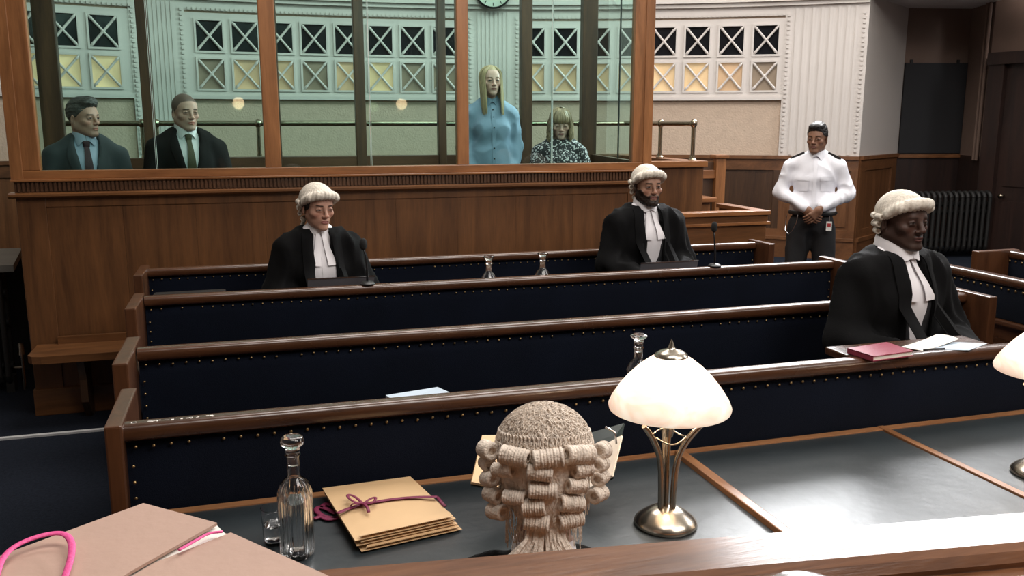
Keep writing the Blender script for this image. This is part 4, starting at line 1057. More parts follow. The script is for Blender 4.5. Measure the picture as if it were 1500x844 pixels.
microphone('black gooseneck microphone on the pew rail beside the woman barrister', mB[0], 4.377, 1.0, on_depth(531, 349, 4.39)[2], on_depth(531, 352, 4.39)[0], 0.019)
def laptop(label, x0, x1, ztop):
    z = 0.862
    o = thing('laptop', label, 'laptop', ((x0 + x1) / 2, 4.55, z), 'open laptops on the pew')
    MB().box((x0, 4.51, z), (x1, 4.668, z + 0.018), 0.004).build('keyboard_base', 'laptop_grey', o)
    h = ztop - z - 0.012
    prof = [(4.512, z + 0.012), (4.520, z + 0.012), (4.474, z + 0.012 + h), (4.466, z + 0.012 + h)]
    MB().prism_x(prof, x0, x1).build('lid', 'laptop_grey', o, fix=True)
    prof = [(4.5205, z + 0.022), (4.5215, z + 0.022), (4.4765, z + 0.002 + h), (4.4755, z + 0.002 + h)]
    MB().prism_x(prof, x0 + 0.012, x1 - 0.012).build('screen', 'black_glass', o, fix=True)
    e_ = MB(); e_.box((x0 - 0.002, 4.464, ztop - 0.004), (x1 + 0.002, 4.476, ztop)); e_.build('lid_edge', 'steel', o)
lx = [on_depth(x, 395, 4.47)[0] for x in (939, 1022, 450, 548)]
laptop('open dark laptop in front of the bearded barrister', lx[0], lx[1], on_depth(980, 383, 4.47)[2])
laptop('open dark laptop in front of the woman barrister', lx[2], lx[3], on_depth(500, 406, 4.47)[2])
cx0 = on_depth(222, 433, 4.55)[0]; cx1 = on_depth(331, 433, 4.55)[0]
dcase = thing('document_case', 'flat dark document case on the laptop pew near its end board', 'case', ((cx0 + cx1) / 2, 4.55, 0.862))
MB().box((cx0, 4.45, 0.862), (cx1, 4.66, on_depth(300, 430, 4.55)[2]), 0.012).build('shell', 'black_plastic', dcase, smooth=True, angle=40)
MB().box((cx0 + 0.1, 4.435, 0.90), (cx1 - 0.1, 4.452, 0.91), 0.003).build('handle', 'black_plastic', dcase)

# chairs
def chair(label, x, y, floor, rz, back=0.52, group='grey chairs in the dock', name='dock_chair', sz=0.45, mat='chair_grey'):
    o = thing(name, label, 'chair', (x, y, floor), group); o['org'] = [0.0, 0.0, 0.0]
    o.rotation_euler = (0, 0, rz)
    MB().box((-0.22, -0.21, sz - 0.06), (0.22, 0.21, sz), 0.03).build('seat', mat, o, smooth=True, angle=40)
    prof = []
    for i in range(13):
        t = PI * i / 12; prof.append((0.21 * math.cos(t) if abs(math.cos(t)) < .99 else 0.21 * math.cos(t), sz + back - 0.10 + 0.10 * max(0.0, math.sin(t)) ** 0.7))
    prof = [(0.19, sz + 0.06)] + prof + [(-0.19, sz + 0.06)]
    MB().prism_y(prof, 0.205, 0.245).build('backrest', mat, o, fix=True)
    for sx_ in (-1, 1):
        MB().tube([(sx_ * 0.19, -0.18, 0), (sx_ * 0.18, -0.17, sz - 0.05)], 0.013, 8).build('leg', 'steel', o, smooth=True)
        MB().tube([(sx_ * 0.19, 0.2, 0), (sx_ * 0.17, 0.225, sz + 0.2)], 0.013, 8).build('leg', 'steel', o, smooth=True)
    del o['org']
    return o

# ------------------------------------------------------------------ people: smooth solids turned into one skin
class Field:
    def __init__(s, lo, hi, h):
        s.lo = np.array(lo, float); s.h = h
        s.n = np.ceil((np.array(hi, float) - s.lo) / h).astype(int) + 1
        s.ax = [(s.lo[i] + h * np.arange(s.n[i])).astype(np.float32) for i in range(3)]
        s.D = np.full(tuple(s.n), 1.0, np.float32)
    def _blk(s, lo, hi):
        i0 = np.clip(np.floor((np.array(lo) - s.lo) / s.h).astype(int), 0, s.n); i1 = np.clip(np.ceil((np.array(hi) - s.lo) / s.h).astype(int) + 1, 0, s.n)
        sl = tuple(slice(a, b) for a, b in zip(i0, i1))
        X = s.ax[0][sl[0]][:, None, None]; Y = s.ax[1][sl[1]][None, :, None]; Z = s.ax[2][sl[2]][None, None, :]
        return sl, X, Y, Z
    def _mix(s, sl, d, k, op):
        D = s.D[sl]
        if op == 'add':
            h = np.maximum(k - np.abs(D - d), 0) / k
            s.D[sl] = np.minimum(D, d) - h * h * k * 0.25
        else:
            d = -d
            h = np.maximum(k - np.abs(D - d), 0) / k
            s.D[sl] = np.maximum(D, d) + h * h * k * 0.25
    def cap(s, a, b, ra, rb=None, k=0.02, op='add'):
        rb = ra if rb is None else rb
        a = np.array(a, float); b = np.array(b, float)
        pad = max(ra, rb) + k + 3 * s.h
        sl, X, Y, Z = s._blk(np.minimum(a, b) - pad, np.maximum(a, b) + pad)
        if 0 in s.D[sl].shape: return s
        ba = b - a; L2 = float(ba @ ba) + 1e-9
        t = np.clip(((X - a[0]) * ba[0] + (Y - a[1]) * ba[1] + (Z - a[2]) * ba[2]) / L2, 0, 1)
        d = np.sqrt((X - a[0] - ba[0] * t) ** 2 + (Y - a[1] - ba[1] * t) ** 2 + (Z - a[2] - ba[2] * t) ** 2) - (ra + (rb - ra) * t)
        s._mix(sl, d, k, op); return s
    def ell(s, c, r, k=0.02, op='add', rot=None):
        c = np.array(c, float); r = np.array(r, float)
        pad = (r.max() if rot is not None else r) + k + 3 * s.h
        sl, X, Y, Z = s._blk(c - pad, c + pad)
        if 0 in s.D[sl].shape: return s
        x, y, z = X - c[0], Y - c[1], Z - c[2]
        if rot is not None:
            R = np.array(rot.transposed()); x, y, z = (R[0, 0] * x + R[0, 1] * y + R[0, 2] * z), (R[1, 0] * x + R[1, 1] * y + R[1, 2] * z), (R[2, 0] * x + R[2, 1] * y + R[2, 2] * z)
        k0 = np.sqrt((x / r[0]) ** 2 + (y / r[1]) ** 2 + (z / r[2]) ** 2)
        k1 = np.sqrt((x / r[0] ** 2) ** 2 + (y / r[1] ** 2) ** 2 + (z / r[2] ** 2) ** 2) + 1e-6
        s._mix(sl, k0 * (k0 - 1) / k1, k, op); return s
    def cut(s, fn):
        """keep only where fn(X, Y, Z) < 0"""
        X = s.ax[0][:, None, None]; Y = s.ax[1][None, :, None]; Z = s.ax[2][None, None, :]
        s.D = np.maximum(s.D, np.broadcast_to(fn(X, Y, Z), s.D.shape).astype(np.float32)); return s
    def mesh(s):
        D = s.D; S = D < 0
        n = D.shape
        cnt = np.zeros((n[0] - 1, n[1] - 1, n[2] - 1), np.int8)
        cor = [(i, j, k) for i in (0, 1) for j in (0, 1) for k in (0, 1)]
        for i, j, k in cor: cnt += S[i:n[0] - 1 + i, j:n[1] - 1 + j, k:n[2] - 1 + k]
        act = (cnt > 0) & (cnt < 8)
        idx = np.argwhere(act)
        ids = np.full(act.shape, -1, np.int64); ids[act] = np.arange(len(idx))
        val = [D[idx[:, 0] + i, idx[:, 1] + j, idx[:, 2] + k] for i, j, k in cor]
        acc = np.zeros((len(idx), 3)); m = np.zeros(len(idx))
        for p in range(8):
            for q in range(p + 1, 8):
                if sum(abs(cor[p][t] - cor[q][t]) for t in range(3)) != 1: continue
                w = (val[p] < 0) != (val[q] < 0)
                t = np.where(w, val[p] / np.where(w, val[p] - val[q], 1), 0)
                P = np.array(cor[p])[None, :] + t[:, None] * (np.array(cor[q]) - np.array(cor[p]))[None, :]
                acc += P * w[:, None]; m += w
        V = s.lo + s.h * (idx + acc / m[:, None])
        Fs = []
        for axis in range(3):
            u, w = [(1, 2), (2, 0), (0, 1)][axis]
            a = [slice(None)] * 3; b = [slice(None)] * 3
            a[axis] = slice(0, n[axis] - 1); b[axis] = slice(1, n[axis])
            ch = S[tuple(a)] != S[tuple(b)]
            e = np.argwhere(ch)
            ok = (e[:, u] > 0) & (e[:, w] > 0) & (e[:, u] < n[u] - 1) & (e[:, w] < n[w] - 1)
            e = e[ok]
            ins = S[e[:, 0], e[:, 1], e[:, 2]]
            def cell(du, dw):
                q = e.copy(); q[:, u] += du; q[:, w] += dw; return ids[q[:, 0], q[:, 1], q[:, 2]]
            f = np.stack([cell(-1, -1), cell(0, -1), cell(0, 0), cell(-1, 0)], 1)
            f[~ins] = f[~ins][:, ::-1]
            Fs.append(f)
        return V, np.concatenate(Fs)
def vnormals(V, Fc):
    n = np.cross(V[Fc[:, 2]] - V[Fc[:, 0]], V[Fc[:, 3]] - V[Fc[:, 1]])
    N = np.zeros_like(V)
    for k in range(4): np.add.at(N, Fc[:, k], n)
    return N / (np.linalg.norm(N, axis=1, keepdims=True) + 1e-9)
_rng = np.random.RandomState(3)
_W = _rng.randn(14, 3); _P = _rng.rand(14) * 6.28
def wav(V, f):
    """smooth pseudo-noise in about -1..1"""
    o = np.zeros(len(V))
    for w, p in zip(_W, _P): o += np.sin((V * w).sum(1) * f + p)
    return o / 4.5
def folds(V, Fc, amp, f, stretch=(1, 1, 1), mask=None):
    N = vnormals(V, Fc); Q = V * np.array(stretch)
    a = wav(Q + 0.05 * np.stack([wav(V, 9), wav(V + 3, 9), wav(V + 7, 9)], 1), f)
    a = (1 - np.abs(a)) * 2 - 1
    if mask is not None: a = a * mask
    return V + N * (a * amp)[:, None]

def sm(a, b, x): t = np.clip((x - a) / (b - a), 0, 1); return t * t * (3 - 2 * t)

def head_mesh(P):
    """head in its own frame: origin between the eyes' level and the skull centre, face towards -y"""
    fem = P.get('fem', False)
    w = P.get('width', 1.0); jw_ = P.get('jaw', 1.0); nw = P.get('nose', 1.0); nk = P.get('neck', 0.046 if fem else 0.055)
    base = np.array(P['neck_base'])
    f = Field((-0.10, -0.135, min(-0.17, base[2] - 0.03)), (0.10, 0.125 + max(0, base[1] - 0.04), 0.13), P.get('res', 0.0031))
    f.ell((0, 0.014, 0.034), (0.0745 * w, 0.096, 0.081), 0.02)
    f.ell((0, -0.028, -0.028), (0.060 * w, 0.058, 0.084), 0.03)
    f.ell((0, -0.040, 0.035), (0.056 * w, 0.046, 0.048), 0.03)
    for s in (-1, 1):
        if fem: f.cap((s * 0.046 * w * jw_, 0.004, -0.046), (s * 0.013 * jw_, -0.070, -0.094), 0.020, 0.014, 0.028)
        else: f.cap((s * 0.051 * w * jw_, 0.004, -0.050), (s * 0.018 * jw_, -0.070, -0.096), 0.022, 0.017, 0.025)
        f.ell((s * 0.044 * w, -0.056, -0.024), (0.022, 0.022, 0.017), 0.022)
    f.ell((0, -0.080, -0.098), (0.021 * jw_, 0.016, 0.015), 0.018)
    f.ell((0, -0.068, -0.058), (0.031, 0.029, 0.026), 0.02)
    f.cap((-0.030, -0.079, 0.019), (0.030, -0.079, 0.019), 0.0085 if not fem else 0.006, k=0.022)
    for s in (-1, 1): f.ell((s * 0.032, -0.098, 0.000), (0.0185, 0.0145, 0.0115), 0.012, 'sub')
    f.cap((0, -0.087, 0.014), (0, -0.107, -0.028), 0.0070 * nw, 0.0095 * nw, 0.012)
    f.ell((0, -0.109, -0.031), (0.0105 * nw, 0.0095, 0.0085), 0.008)
    for s in (-1, 1):
        f.ell((s * 0.0125 * nw, -0.099, -0.034), (0.0075 * nw, 0.009, 0.0070), 0.007)
        f.ell((s * 0.0315, -0.0770, -0.0005), (0.0140, 0.0125, 0.0120), 0.004)
        # upper lid
        f.cap((s * 0.018, -0.0845, 0.0035), (s * 0.032, -0.0895, 0.0068), 0.0032, k=0.005)
        f.cap((s * 0.032, -0.0895, 0.0068), (s * 0.046, -0.0815, 0.0030), 0.0032, k=0.005)
        f.cap((s * 0.020, -0.0845, -0.0070), (s * 0.044, -0.0815, -0.0068), 0.0026, k=0.006)
    # lips
    f.cap((-0.017, -0.0915, -0.0595), (0.017, -0.0915, -0.0595), 0.0042, k=0.006)
    f.ell((0, -0.0955, -0.0590), (0.015, 0.0052, 0.0042), 0.006)
    f.ell((0, -0.0940, -0.0680), (0.0165, 0.0060, 0.0052), 0.006)
    f.cap((-0.021, -0.0965, -0.0632), (0.021, -0.0965, -0.0632), 0.0016, k=0.004, op='sub')
    for s in (-1, 1):
        R = Matrix.Rotation(s * 0.35, 3, 'Z') @ Matrix.Rotation(0.15, 3, 'X')
        f.ell((s * 0.0775 * w, 0.014, -0.012), (0.0075, 0.019, 0.032), 0.006, rot=R)
        f.ell((s * 0.086 * w, 0.008, -0.008), (0.006, 0.010, 0.018), 0.005, 'sub')
    f.cap((0, 0.022, -0.055), tuple(base), nk, nk * 1.08, 0.03)
    f.ell(tuple(base), (nk * 1.15, nk * 1.1, nk * 0.6), 0.03)
    f.cut(lambda X, Y, Z: (base[2] - 0.022 - Z) + 0 * X + 0 * Y)
    V, Fc = f.mesh()
    x, y, z = V[:, 0], V[:, 1], V[:, 2]; ax_ = np.abs(x)
    front = sm(-0.045, -0.065, y)
    col = np.tile(np.array(P['skin']), (len(V), 1))
    def blend(mask, c):
        nonlocal col
        col = col * (1 - mask[:, None]) + np.array(c)[None, :] * mask[:, None]
    tint = P['skin']
    rosy = np.array(tint) * np.array([1.12, 0.82, 0.80])
    blend(0.45 * np.exp(-((ax_ - 0.042) / 0.018) ** 2 - ((z + 0.030) / 0.018) ** 2) * front, rosy)
    blend(0.45 * np.exp(-(x / 0.014) ** 2 - ((z + 0.032) / 0.012) ** 2) * front, rosy)
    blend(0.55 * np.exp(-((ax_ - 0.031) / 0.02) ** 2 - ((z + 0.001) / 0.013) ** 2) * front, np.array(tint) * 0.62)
    lip = P.get('lip', np.array(tint) * np.array([0.95, 0.55, 0.55]))
    lm = sm(0.024, 0.019, ax_ + 0.25 * np.abs(z + 0.0635)) * sm(0.0105, 0.0080, np.abs(z + 0.0640) + 0.10 * ax_) * sm(-0.078, -0.084, y)
    blend(0.85 * lm, lip)
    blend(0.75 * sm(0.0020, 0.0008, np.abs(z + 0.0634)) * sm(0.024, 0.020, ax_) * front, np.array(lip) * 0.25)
    # brows
    bz = 0.0185 + 0.0035 * np.cos((ax_ - 0.034) / 0.018) + P.get('brow_tilt', 0.0) * (ax_ - 0.03)
    bm_ = sm(0.0048, 0.0022, np.abs(z - bz)) * sm(0.011, 0.016, ax_) * sm(0.052, 0.044, ax_) * sm(-0.055, -0.065, y)
    blend(P.get('brow_str', 0.95) * bm_, P['brow'])
    # eyes: white, iris, lash line
    op_ = 0.78 * P.get('eye_open', 1.0); gx = P.get('gaze', 0.0)
    for s in (-1, 1):
        dx = x - s * 0.0315; dz = z + 0.0005
        em = sm(1.15, 0.9, (dx / 0.0130) ** 2 + (dz / (0.0048 * op_)) ** 2) * sm(-0.07, -0.076, y)
        blend(0.9 * em, np.minimum(np.array([0.26, 0.24, 0.23]), 0.25 + np.array(tint)) * P.get('eye_white', 1.0))
        im = em * sm(0.0068, 0.0052, np.sqrt((dx - gx) ** 2 + (dz - 0.0004) ** 2))
        blend(im, P.get('iris', (0.03, 0.018, 0.012)))
        la = sm(0.0026, 0.0010, np.abs(dz - 0.0052 * op_ + 12 * dx * dx)) * sm(0.0155, 0.012, np.abs(dx)) * sm(-0.07, -0.076, y)
        blend(0.8 * la, (0.012, 0.009, 0.008))
    # beard or stubble
    if 'beard' in P:
        bc, st, full = P['beard']
        edge = np.interp(ax_, [0, 0.022, 0.032, 0.048, 0.062, 0.075], [-0.047, -0.047, -0.052, -0.042, -0.022, 0.012])
        bmk = sm(0.004, -0.006, z - edge) * sm(0.065, 0.045, y) * sm(-0.150, -0.128, z)
        bmk = bmk * (1 - sm(0.022, 0.015, ax_) * sm(0.0135, 0.0085, np.abs(z + 0.0645))) * (1 - 0.9 * lm)
        bmk = bmk * sm(0.020, -0.005, y + 0.35 * np.minimum(0, z + 0.05)) * sm(-0.128, -0.112, z)
        blend(st * bmk, bc)
        if full:
            N = vnormals(V, Fc)
            V = V + N * (full * bmk * (0.8 + 0.25 * wav(V, 260)))[:, None]
    if 'buzz' in P:
        bc, st = P['buzz']
        hz = np.interp(y, [-0.11, -0.085, -0.055, -0.03, 0.0, 0.03, 0.07, 0.12], [0.085, 0.074, 0.058, 0.020, 0.004, -0.02, -0.06, -0.07])
        hm = sm(-0.004, 0.006, z - hz) * (1 - sm(0.004, 0.0, 0.081 - ax_) * 0)
        blend(st * hm, bc)
    sp = 1 + 0.05 * wav(V, 130)[:, None]
    return V, Fc, np.clip(col * sp, 0, 1)

HAIRLINE = ([-0.13, -0.09, -0.065, -0.045, -0.015, 0.012, 0.05, 0.09, 0.13], [0.075, 0.068, 0.058, 0.018, 0.010, -0.004, -0.05, -0.072, -0.075])
def hair_cap(t, hl=HAIRLINE, res=0.004, top=0.0, w=1.0, quiff=0.0, amp=0.002, f_=150, sx_=0.3):
    f = Field((-0.12, -0.15, -0.10), (0.12, 0.15, 0.18), res)
    f.ell((0, 0.014, 0.034 + top * 0.5), (0.0745 * w + t, 0.096 + t, 0.081 + t + top), 0.02)
    if quiff > 0:
        f.ell((0, -0.055, 0.098), (0.055, 0.045, 0.022 + quiff), 0.03)
    hx = np.array(hl[0]); hz = np.array(hl[1])
    f.cut(lambda X, Y, Z: (np.interp(Y, hx, hz).astype(np.float32) - Z) * 0.8 + 0 * X)
    V, Fc = f.mesh()
    N = vnormals(V, Fc)
    V = V + N * (amp * wav(V * np.array([1, sx_, 1]), f_))[:, None]
    return V, Fc
def strands(n, azf, L, rx, ry, rz, cz, rad, inward=0.0, wave=0.0, seed=1, jitter=0.012, partx=0.0, endy=0.0, zmin=None, sweep=0):
    """long hair: strands run from the parting over the skull and then hang"""
    rg = random.Random(seed); m = MB()
    for i in range(n):
        az = azf(rg.random()); s = 1 if math.sin(az) >= 0 else -1
        k = 1 + rg.uniform(-0.02, 0.05)
        p = []
        hang = L(az) * rg.uniform(0.86, 1.04)
        # skull part
        for t in np.linspace(0.10, 1.0, 6):
            a = t * PI / 2
            az_ = az if math.cos(az) < 0.1 or sweep == 0 else (1 if az < PI else -1) * 0.25 + ((az if az < PI else az - 2 * PI) - (1 if az < PI else -1) * 0.25) * min(1.0, t * 1.15) ** 1.3
            X = math.sin(az_) * rx * k * math.sin(a); Yv = 0.012 - math.cos(az_) * ry * k * math.sin(a); Z = cz + rz * k * math.cos(a)
            p.append([X + partx * (1 - t), Yv, Z])
        x0, y0, z0_ = p[-1]
        ph = rg.random() * 6.28
        for t in np.linspace(0.15, 1.0, 8):
            p.append([x0 * (1 - inward * t) + wave * math.sin(t * 9 + ph) + rg.uniform(-1, 1) * jitter * 0.15, y0 * (1 - 0.35 * t) + endy * t + wave * math.cos(t * 8 + ph), z0_ - hang * t])
        if zmin is not None: p = [q for q in p if q[2] > zmin] or p[:4]
        r_ = [rad * rg.uniform(0.8, 1.2) * q for q in np.interp(np.linspace(0, 1, len(p)), [0, 0.2, 0.8, 1], [0.6, 1, 0.9, 0.25])]
        m.tube(p, r_, 5, caps=False)
    return m

# ---- garments
def torso_into(f, z0, g, sw, fem=False, bulk=1.0, k=0.06, lean=0.0):
    L_ = lambda z: -lean * max(0, z)
    f.ell((0, 0.0, z0 + 0.10), (0.165 * bulk + g, 0.115 * bulk + g, 0.13 + g), k)
    f.ell((0, L_(0.27), z0 + 0.27), ((0.128 if fem else 0.142) * bulk + g, 0.10 * bulk + g, 0.15 + g), k)
    f.ell((0, L_(0.43) - 0.004, z0 + 0.43), ((0.140 if fem else 0.158) * bulk + g, (0.100 if fem else 0.115) * bulk + g, 0.155 + g), k)
    for s in (-1, 1):
        f.cap((0, L_(0.57) + 0.012, z0 + 0.575), (s * (sw - 0.03), L_(0.55) + 0.012, z0 + 0.528), 0.050 + g, 0.044 + g, k)
        f.cap((s * 0.030, L_(0.63) + 0.024, z0 + 0.640), (s * (sw - 0.075), L_(0.57) + 0.014, z0 + 0.572), 0.034 + g * 0.5, 0.036 + g, k)
        if fem: f.ell((s * 0.062, L_(0.42) - 0.074, z0 + 0.405), (0.048 + g, 0.030 + g, 0.052 + g), 0.07)
def arm_into(f, sh, el, wr, g, r=(0.045, 0.037, 0.031), k=0.03, cuff=None):
    f.cap(sh, el, r[0] + g, r[1] + g, k)
    f.cap(el, wr, r[1] + g, (cuff if cuff else r[2] + g), k)
def legs_into(f, z0, seated, g, k=0.04, stance=0.10, shank=0.45, reach=0.36):
    for s in (-1, 1):
        if seated:
            kn = (s * 0.11, -reach, z0 + 0.065); an = (s * 0.11, 0.11 - reach, z0 - shank + 0.09)
            f.cap((s * 0.09, 0.0, z0 + 0.09), kn, 0.078 + g, 0.056 + g, k)
        else:
            kn = (s * (stance + 0.03), -0.01, z0 * 0.54); an = (s * (stance + 0.06), 0.02, 0.09)
            f.cap((s * 0.085, 0.0, z0 + 0.02), kn, 0.088 + g, 0.058 + g, k)
        f.cap(kn, an, 0.056 + g, 0.045 + g, k)
def shoes_into(f, z0, seated, stance=0.10, shank=0.45, reach=0.36):
    for s in (-1, 1):
        if seated: a = np.array((s * 0.11, 0.13 - reach, z0 - shank))
        else: a = np.array((s * (stance + 0.06), 0.02, 0.0))
        f.ell(a + np.array([s * 0.01, -0.09, 0.035]), (0.045, 0.13, 0.035), 0.02)
        f.ell(a + np.array([0, 0.02, 0.05]), (0.036, 0.05, 0.055), 0.03)
    zb = z0 - shank if seated else 0.0
    f.cut(lambda X, Y, Z: (zb + 0.002 - Z) + 0 * X + 0 * Y)
def hand_mesh(wr, fwd, nrm_, side, curl=0.5, res=0.0034):
    """hand with palm, four fingers and thumb. fwd: wrist to knuckles, nrm_: back of the hand, side: +1 puts the thumb on the right of fwd seen from the back"""
    wr = np.array(wr, float); fwd = np.array(fwd, float); fwd /= np.linalg.norm(fwd)
    nn = np.array(nrm_, float); nn -= fwd * (nn @ fwd); nn /= np.linalg.norm(nn); sd = np.cross(fwd, nn) * side
    f = Field(wr - 0.20, wr + 0.20, res)
    f.cap(wr - fwd * 0.012, wr + fwd * 0.015, 0.024, 0.025, 0.02)
    for q in (-0.026, -0.009, 0.009, 0.026): f.cap(wr + fwd * 0.015 + sd * q * 0.7, wr + fwd * 0.082 + sd * q * 1.05, 0.0145, 0.0115, 0.018)
    for q, L_ in ((-0.031, 0.060), (-0.0105, 0.074), (0.0105, 0.080), (0.031, 0.072)):
        # q positive = towards the thumb
        p = wr + fwd * 0.085 + sd * q * 1.05; d = fwd.copy()
        seg = [L_ * 0.46, L_ * 0.31, L_ * 0.25]; r_ = [0.0092, 0.0085, 0.0078]
        A = 0.0
        for i in range(3):
            A += curl * (0.55, 0.85, 0.55)[i]
            d = fwd * math.cos(A) - nn * math.sin(A)
            p2 = p + d * seg[i]; f.cap(p, p2, r_[i], r_[i] * 0.93, 0.004); p = p2
    p = wr + fwd * 0.022 + sd * 0.024; d = fwd * 0.62 + sd * 0.70 - nn * 0.30; d /= np.linalg.norm(d)
    p2 = p + d * 0.040; f.cap(p, p2, 0.0145, 0.0115, 0.012)
    d = d * 0.75 + fwd * 0.5 - nn * 0.3 * curl - sd * 0.2; d /= np.linalg.norm(d)
    p3 = p2 + d * 0.030; f.cap(p2, p3, 0.0110, 0.0095, 0.006)
    d = d + fwd * 0.3 - sd * 0.25; d /= np.linalg.norm(d)
    f.cap(p3, p3 + d * 0.024, 0.0095, 0.0080, 0.005)
    return f.mesh()

class Figure:
    """one person: body mesh is the top-level object, clothes and hair are its children. Local frame: faces -y, z up from the floor"""
    def __init__(s, label, cat, eye, yaw, head_yaw=0.0, pitch=0.0, roll=0.0, seated=True, floor=0.0, sc=1.0, sw=0.19, fem=False, bulk=1.0, head=None, group=None, lean=0.0, hs=1.0, head_fwd=0.0, shank=0.45, reach=0.36, neck_up=-0.028):
        s.label, s.yaw, s.sc, s.sw, s.fem, s.bulk, s.seated, s.lean, s.shank, s.reach = label, yaw, sc, sw, fem, bulk, seated, lean, shank, reach
        hf = -lean * 0.72 - 0.012 - head_fwd
        # torso base so that the eyes come out at the measured height
        s.z0 = (eye[2] - floor) / sc - 0.785 - neck_up
        ca, sa = math.cos(yaw), math.sin(yaw)
        off = np.array([-(hf * sc) * sa, (hf * sc) * ca])           # local (0, hf) turned by yaw
        s.loc = (eye[0] - off[0], eye[1] - off[1], floor)
        s.hm = Matrix.Translation((0, hf, s.z0 + 0.785 + neck_up)) @ Matrix.Rotation(head_yaw, 4, 'Z') @ Matrix.Rotation(roll, 4, 'Y') @ Matrix.Rotation(pitch, 4, 'X') @ Matrix.Scale(hs, 4)
        P = dict(head); P['fem'] = fem
        nb_ = s.hm.inverted() @ Vector((0, -lean * 0.60 + 0.020, s.z0 + 0.635))
        P['neck_base'] = tuple(nb_)
        V, Fc, col = head_mesh(P)
        s.V = [s.h2b(V)]; s.F = [Fc]; s.col = [col]; s.P = P
        s.kids = []
        s.group = group; s.cat = cat
    def h2b(s, V):
        M = np.array(s.hm); return V @ M[:3, :3].T + M[:3, 3]
    def body(s, arms, hands=None, stance=0.10):
        f = Field((-0.42, -0.68 if s.seated else -0.36, s.z0 - 0.48 if s.seated else 0.0), (0.42, 0.22, s.z0 + 0.70), 0.016)
        torso_into(f, s.z0, -0.014, s.sw, s.fem, s.bulk, 0.06, s.lean)
        for (sh_, el, wr) in arms: arm_into(f, sh_, el, wr, -0.010)
        legs_into(f, s.z0, s.seated, -0.012, stance=stance, shank=s.shank, reach=s.reach)
        V, Fc = f.mesh(); s.push(V, Fc)
        for h in (hands or []):
            V, Fc = hand_mesh(*h[:4], **(h[4] if len(h) > 4 else {})); s.push(V, Fc)
    def push(s, V, Fc):
        n = sum(len(q) for q in s.V); s.V.append(V); s.F.append(Fc + n)
        s.col.append(np.tile(np.array(s.P['skin']), (len(V), 1)))
    def finish(s):
        V = np.concatenate(s.V); Fc = np.concatenate(s.F); col = np.concatenate(s.col)
        me = bpy.data.meshes.new('person'); me.from_pydata((V * s.sc).tolist(), [], Fc.tolist())
        me.materials.append(MATS['skin'])
        me.polygons.foreach_set('use_smooth', [True] * len(me.polygons))
        ca = me.color_attributes.new('col', 'FLOAT_COLOR', 'POINT')
        ca.data.foreach_set('color', np.concatenate([col, np.ones((len(col), 1))], 1).astype(np.float32).ravel())
        me.update()
        o = bpy.data.objects.new('person', me); C.objects.link(o)
        o.location = s.loc; o.rotation_euler = (0, 0, s.yaw)
        tag(o, s.label, s.cat, s.group)
        s.o = o
        for name, V_, F_, mat, smooth, par in s.kids:
            me = bpy.data.meshes.new(name); me.from_pydata((np.asarray(V_) * s.sc).tolist(), [], [list(map(int, q)) for q in F_])
            me.materials.append(MATS[mat])
            if smooth: me.polygons.foreach_set('use_smooth', [True] * len(me.polygons)); me.set_sharp_from_angle(angle=math.radians(60))
            me.update()
            bm = bmesh.new(); bm.from_mesh(me); bmesh.ops.recalc_face_normals(bm, faces=list(bm.faces)); bm.to_mesh(me); bm.free()
            k = bpy.data.objects.new(name, me); C.objects.link(k)
            k.parent = o if par is None else [c for c in o.children if c.name.split('.')[0] == par][0]
        return o
    def kid(s, name, V, Fc, mat, smooth=True, par=None): s.kids.append((name, V, Fc, mat, smooth, par)); return V, Fc
    def kid_mb(s, name, m, mat, smooth=True, head=False, par=None):
        V = np.array(m.v);
        if head: V = s.h2b(V)
        s.kids.append((name, V, m.f, mat, smooth, par))
    # -- draping on the clothes
    def surface(s, meshes):
        V = []; Fc = []; n = 0
        for v, f in meshes: V += [Vector(p) for p in v]; Fc += [tuple(int(i) + n for i in q) for q in f]; n += len(v)
        s.bvh = BVHTree.FromPolygons(V, Fc)
    def front(s, x, z, default=-0.1):
        h = s.bvh.ray_cast(Vector((x, -1.0, z)), Vector((0, 1, 0)))
        return h[0].y if h[0] is not None and h[0].y < 0.10 else default
    def strip(s, name, left, right, mat, off=0.004, t=0.003, n=10, m_=4, par=None, ease=0):
        """cloth strip between two polylines of (x, z), laid on the front surface"""
        def samp(P, u):
            P = np.array(P, float); k = np.linspace(0, 1, len(P)); return np.interp(u, k, P[:, 0]), np.interp(u, k, P[:, 1])
        v = []; f = []
        ys = np.zeros((n + 1, m_ + 1)); pts = {}
        for i in range(n + 1):
            for j in range(m_ + 1):
                a = samp(left, i / n); b = samp(right, i / n); w = j / m_
                x, z = a[0] * (1 - w) + b[0] * w, a[1] * (1 - w) + b[1] * w
                ys[i, j] = s.front(x, z, 9.0); pts[i, j] = (x, z)
        ys[ys > 8] = np.nan
        for _ in range(n + m_):
            bad = np.argwhere(np.isnan(ys))
            if not len(bad): break
            for i, j in bad:
                nb_ = [ys[p, q] for p, q in ((i - 1, j), (i + 1, j), (i, j - 1), (i, j + 1)) if 0 <= p <= n and 0 <= q <= m_ and not np.isnan(ys[p, q])]
                if nb_: ys[i, j] = sum(nb_) / len(nb_)
        ys = np.nan_to_num(ys, nan=-0.1)
        for _ in range(ease):
            q = ys.copy(); q[1:-1] = np.minimum(ys[1:-1], (ys[:-2] + ys[2:]) / 2); ys = q
        for i in range(n + 1):
            for j in range(m_ + 1): x, z = pts[i, j]; v.append((x, ys[i, j] - off - t, z))
        N_ = len(v)
        v += [(x, y + t, z) for x, y, z in v]
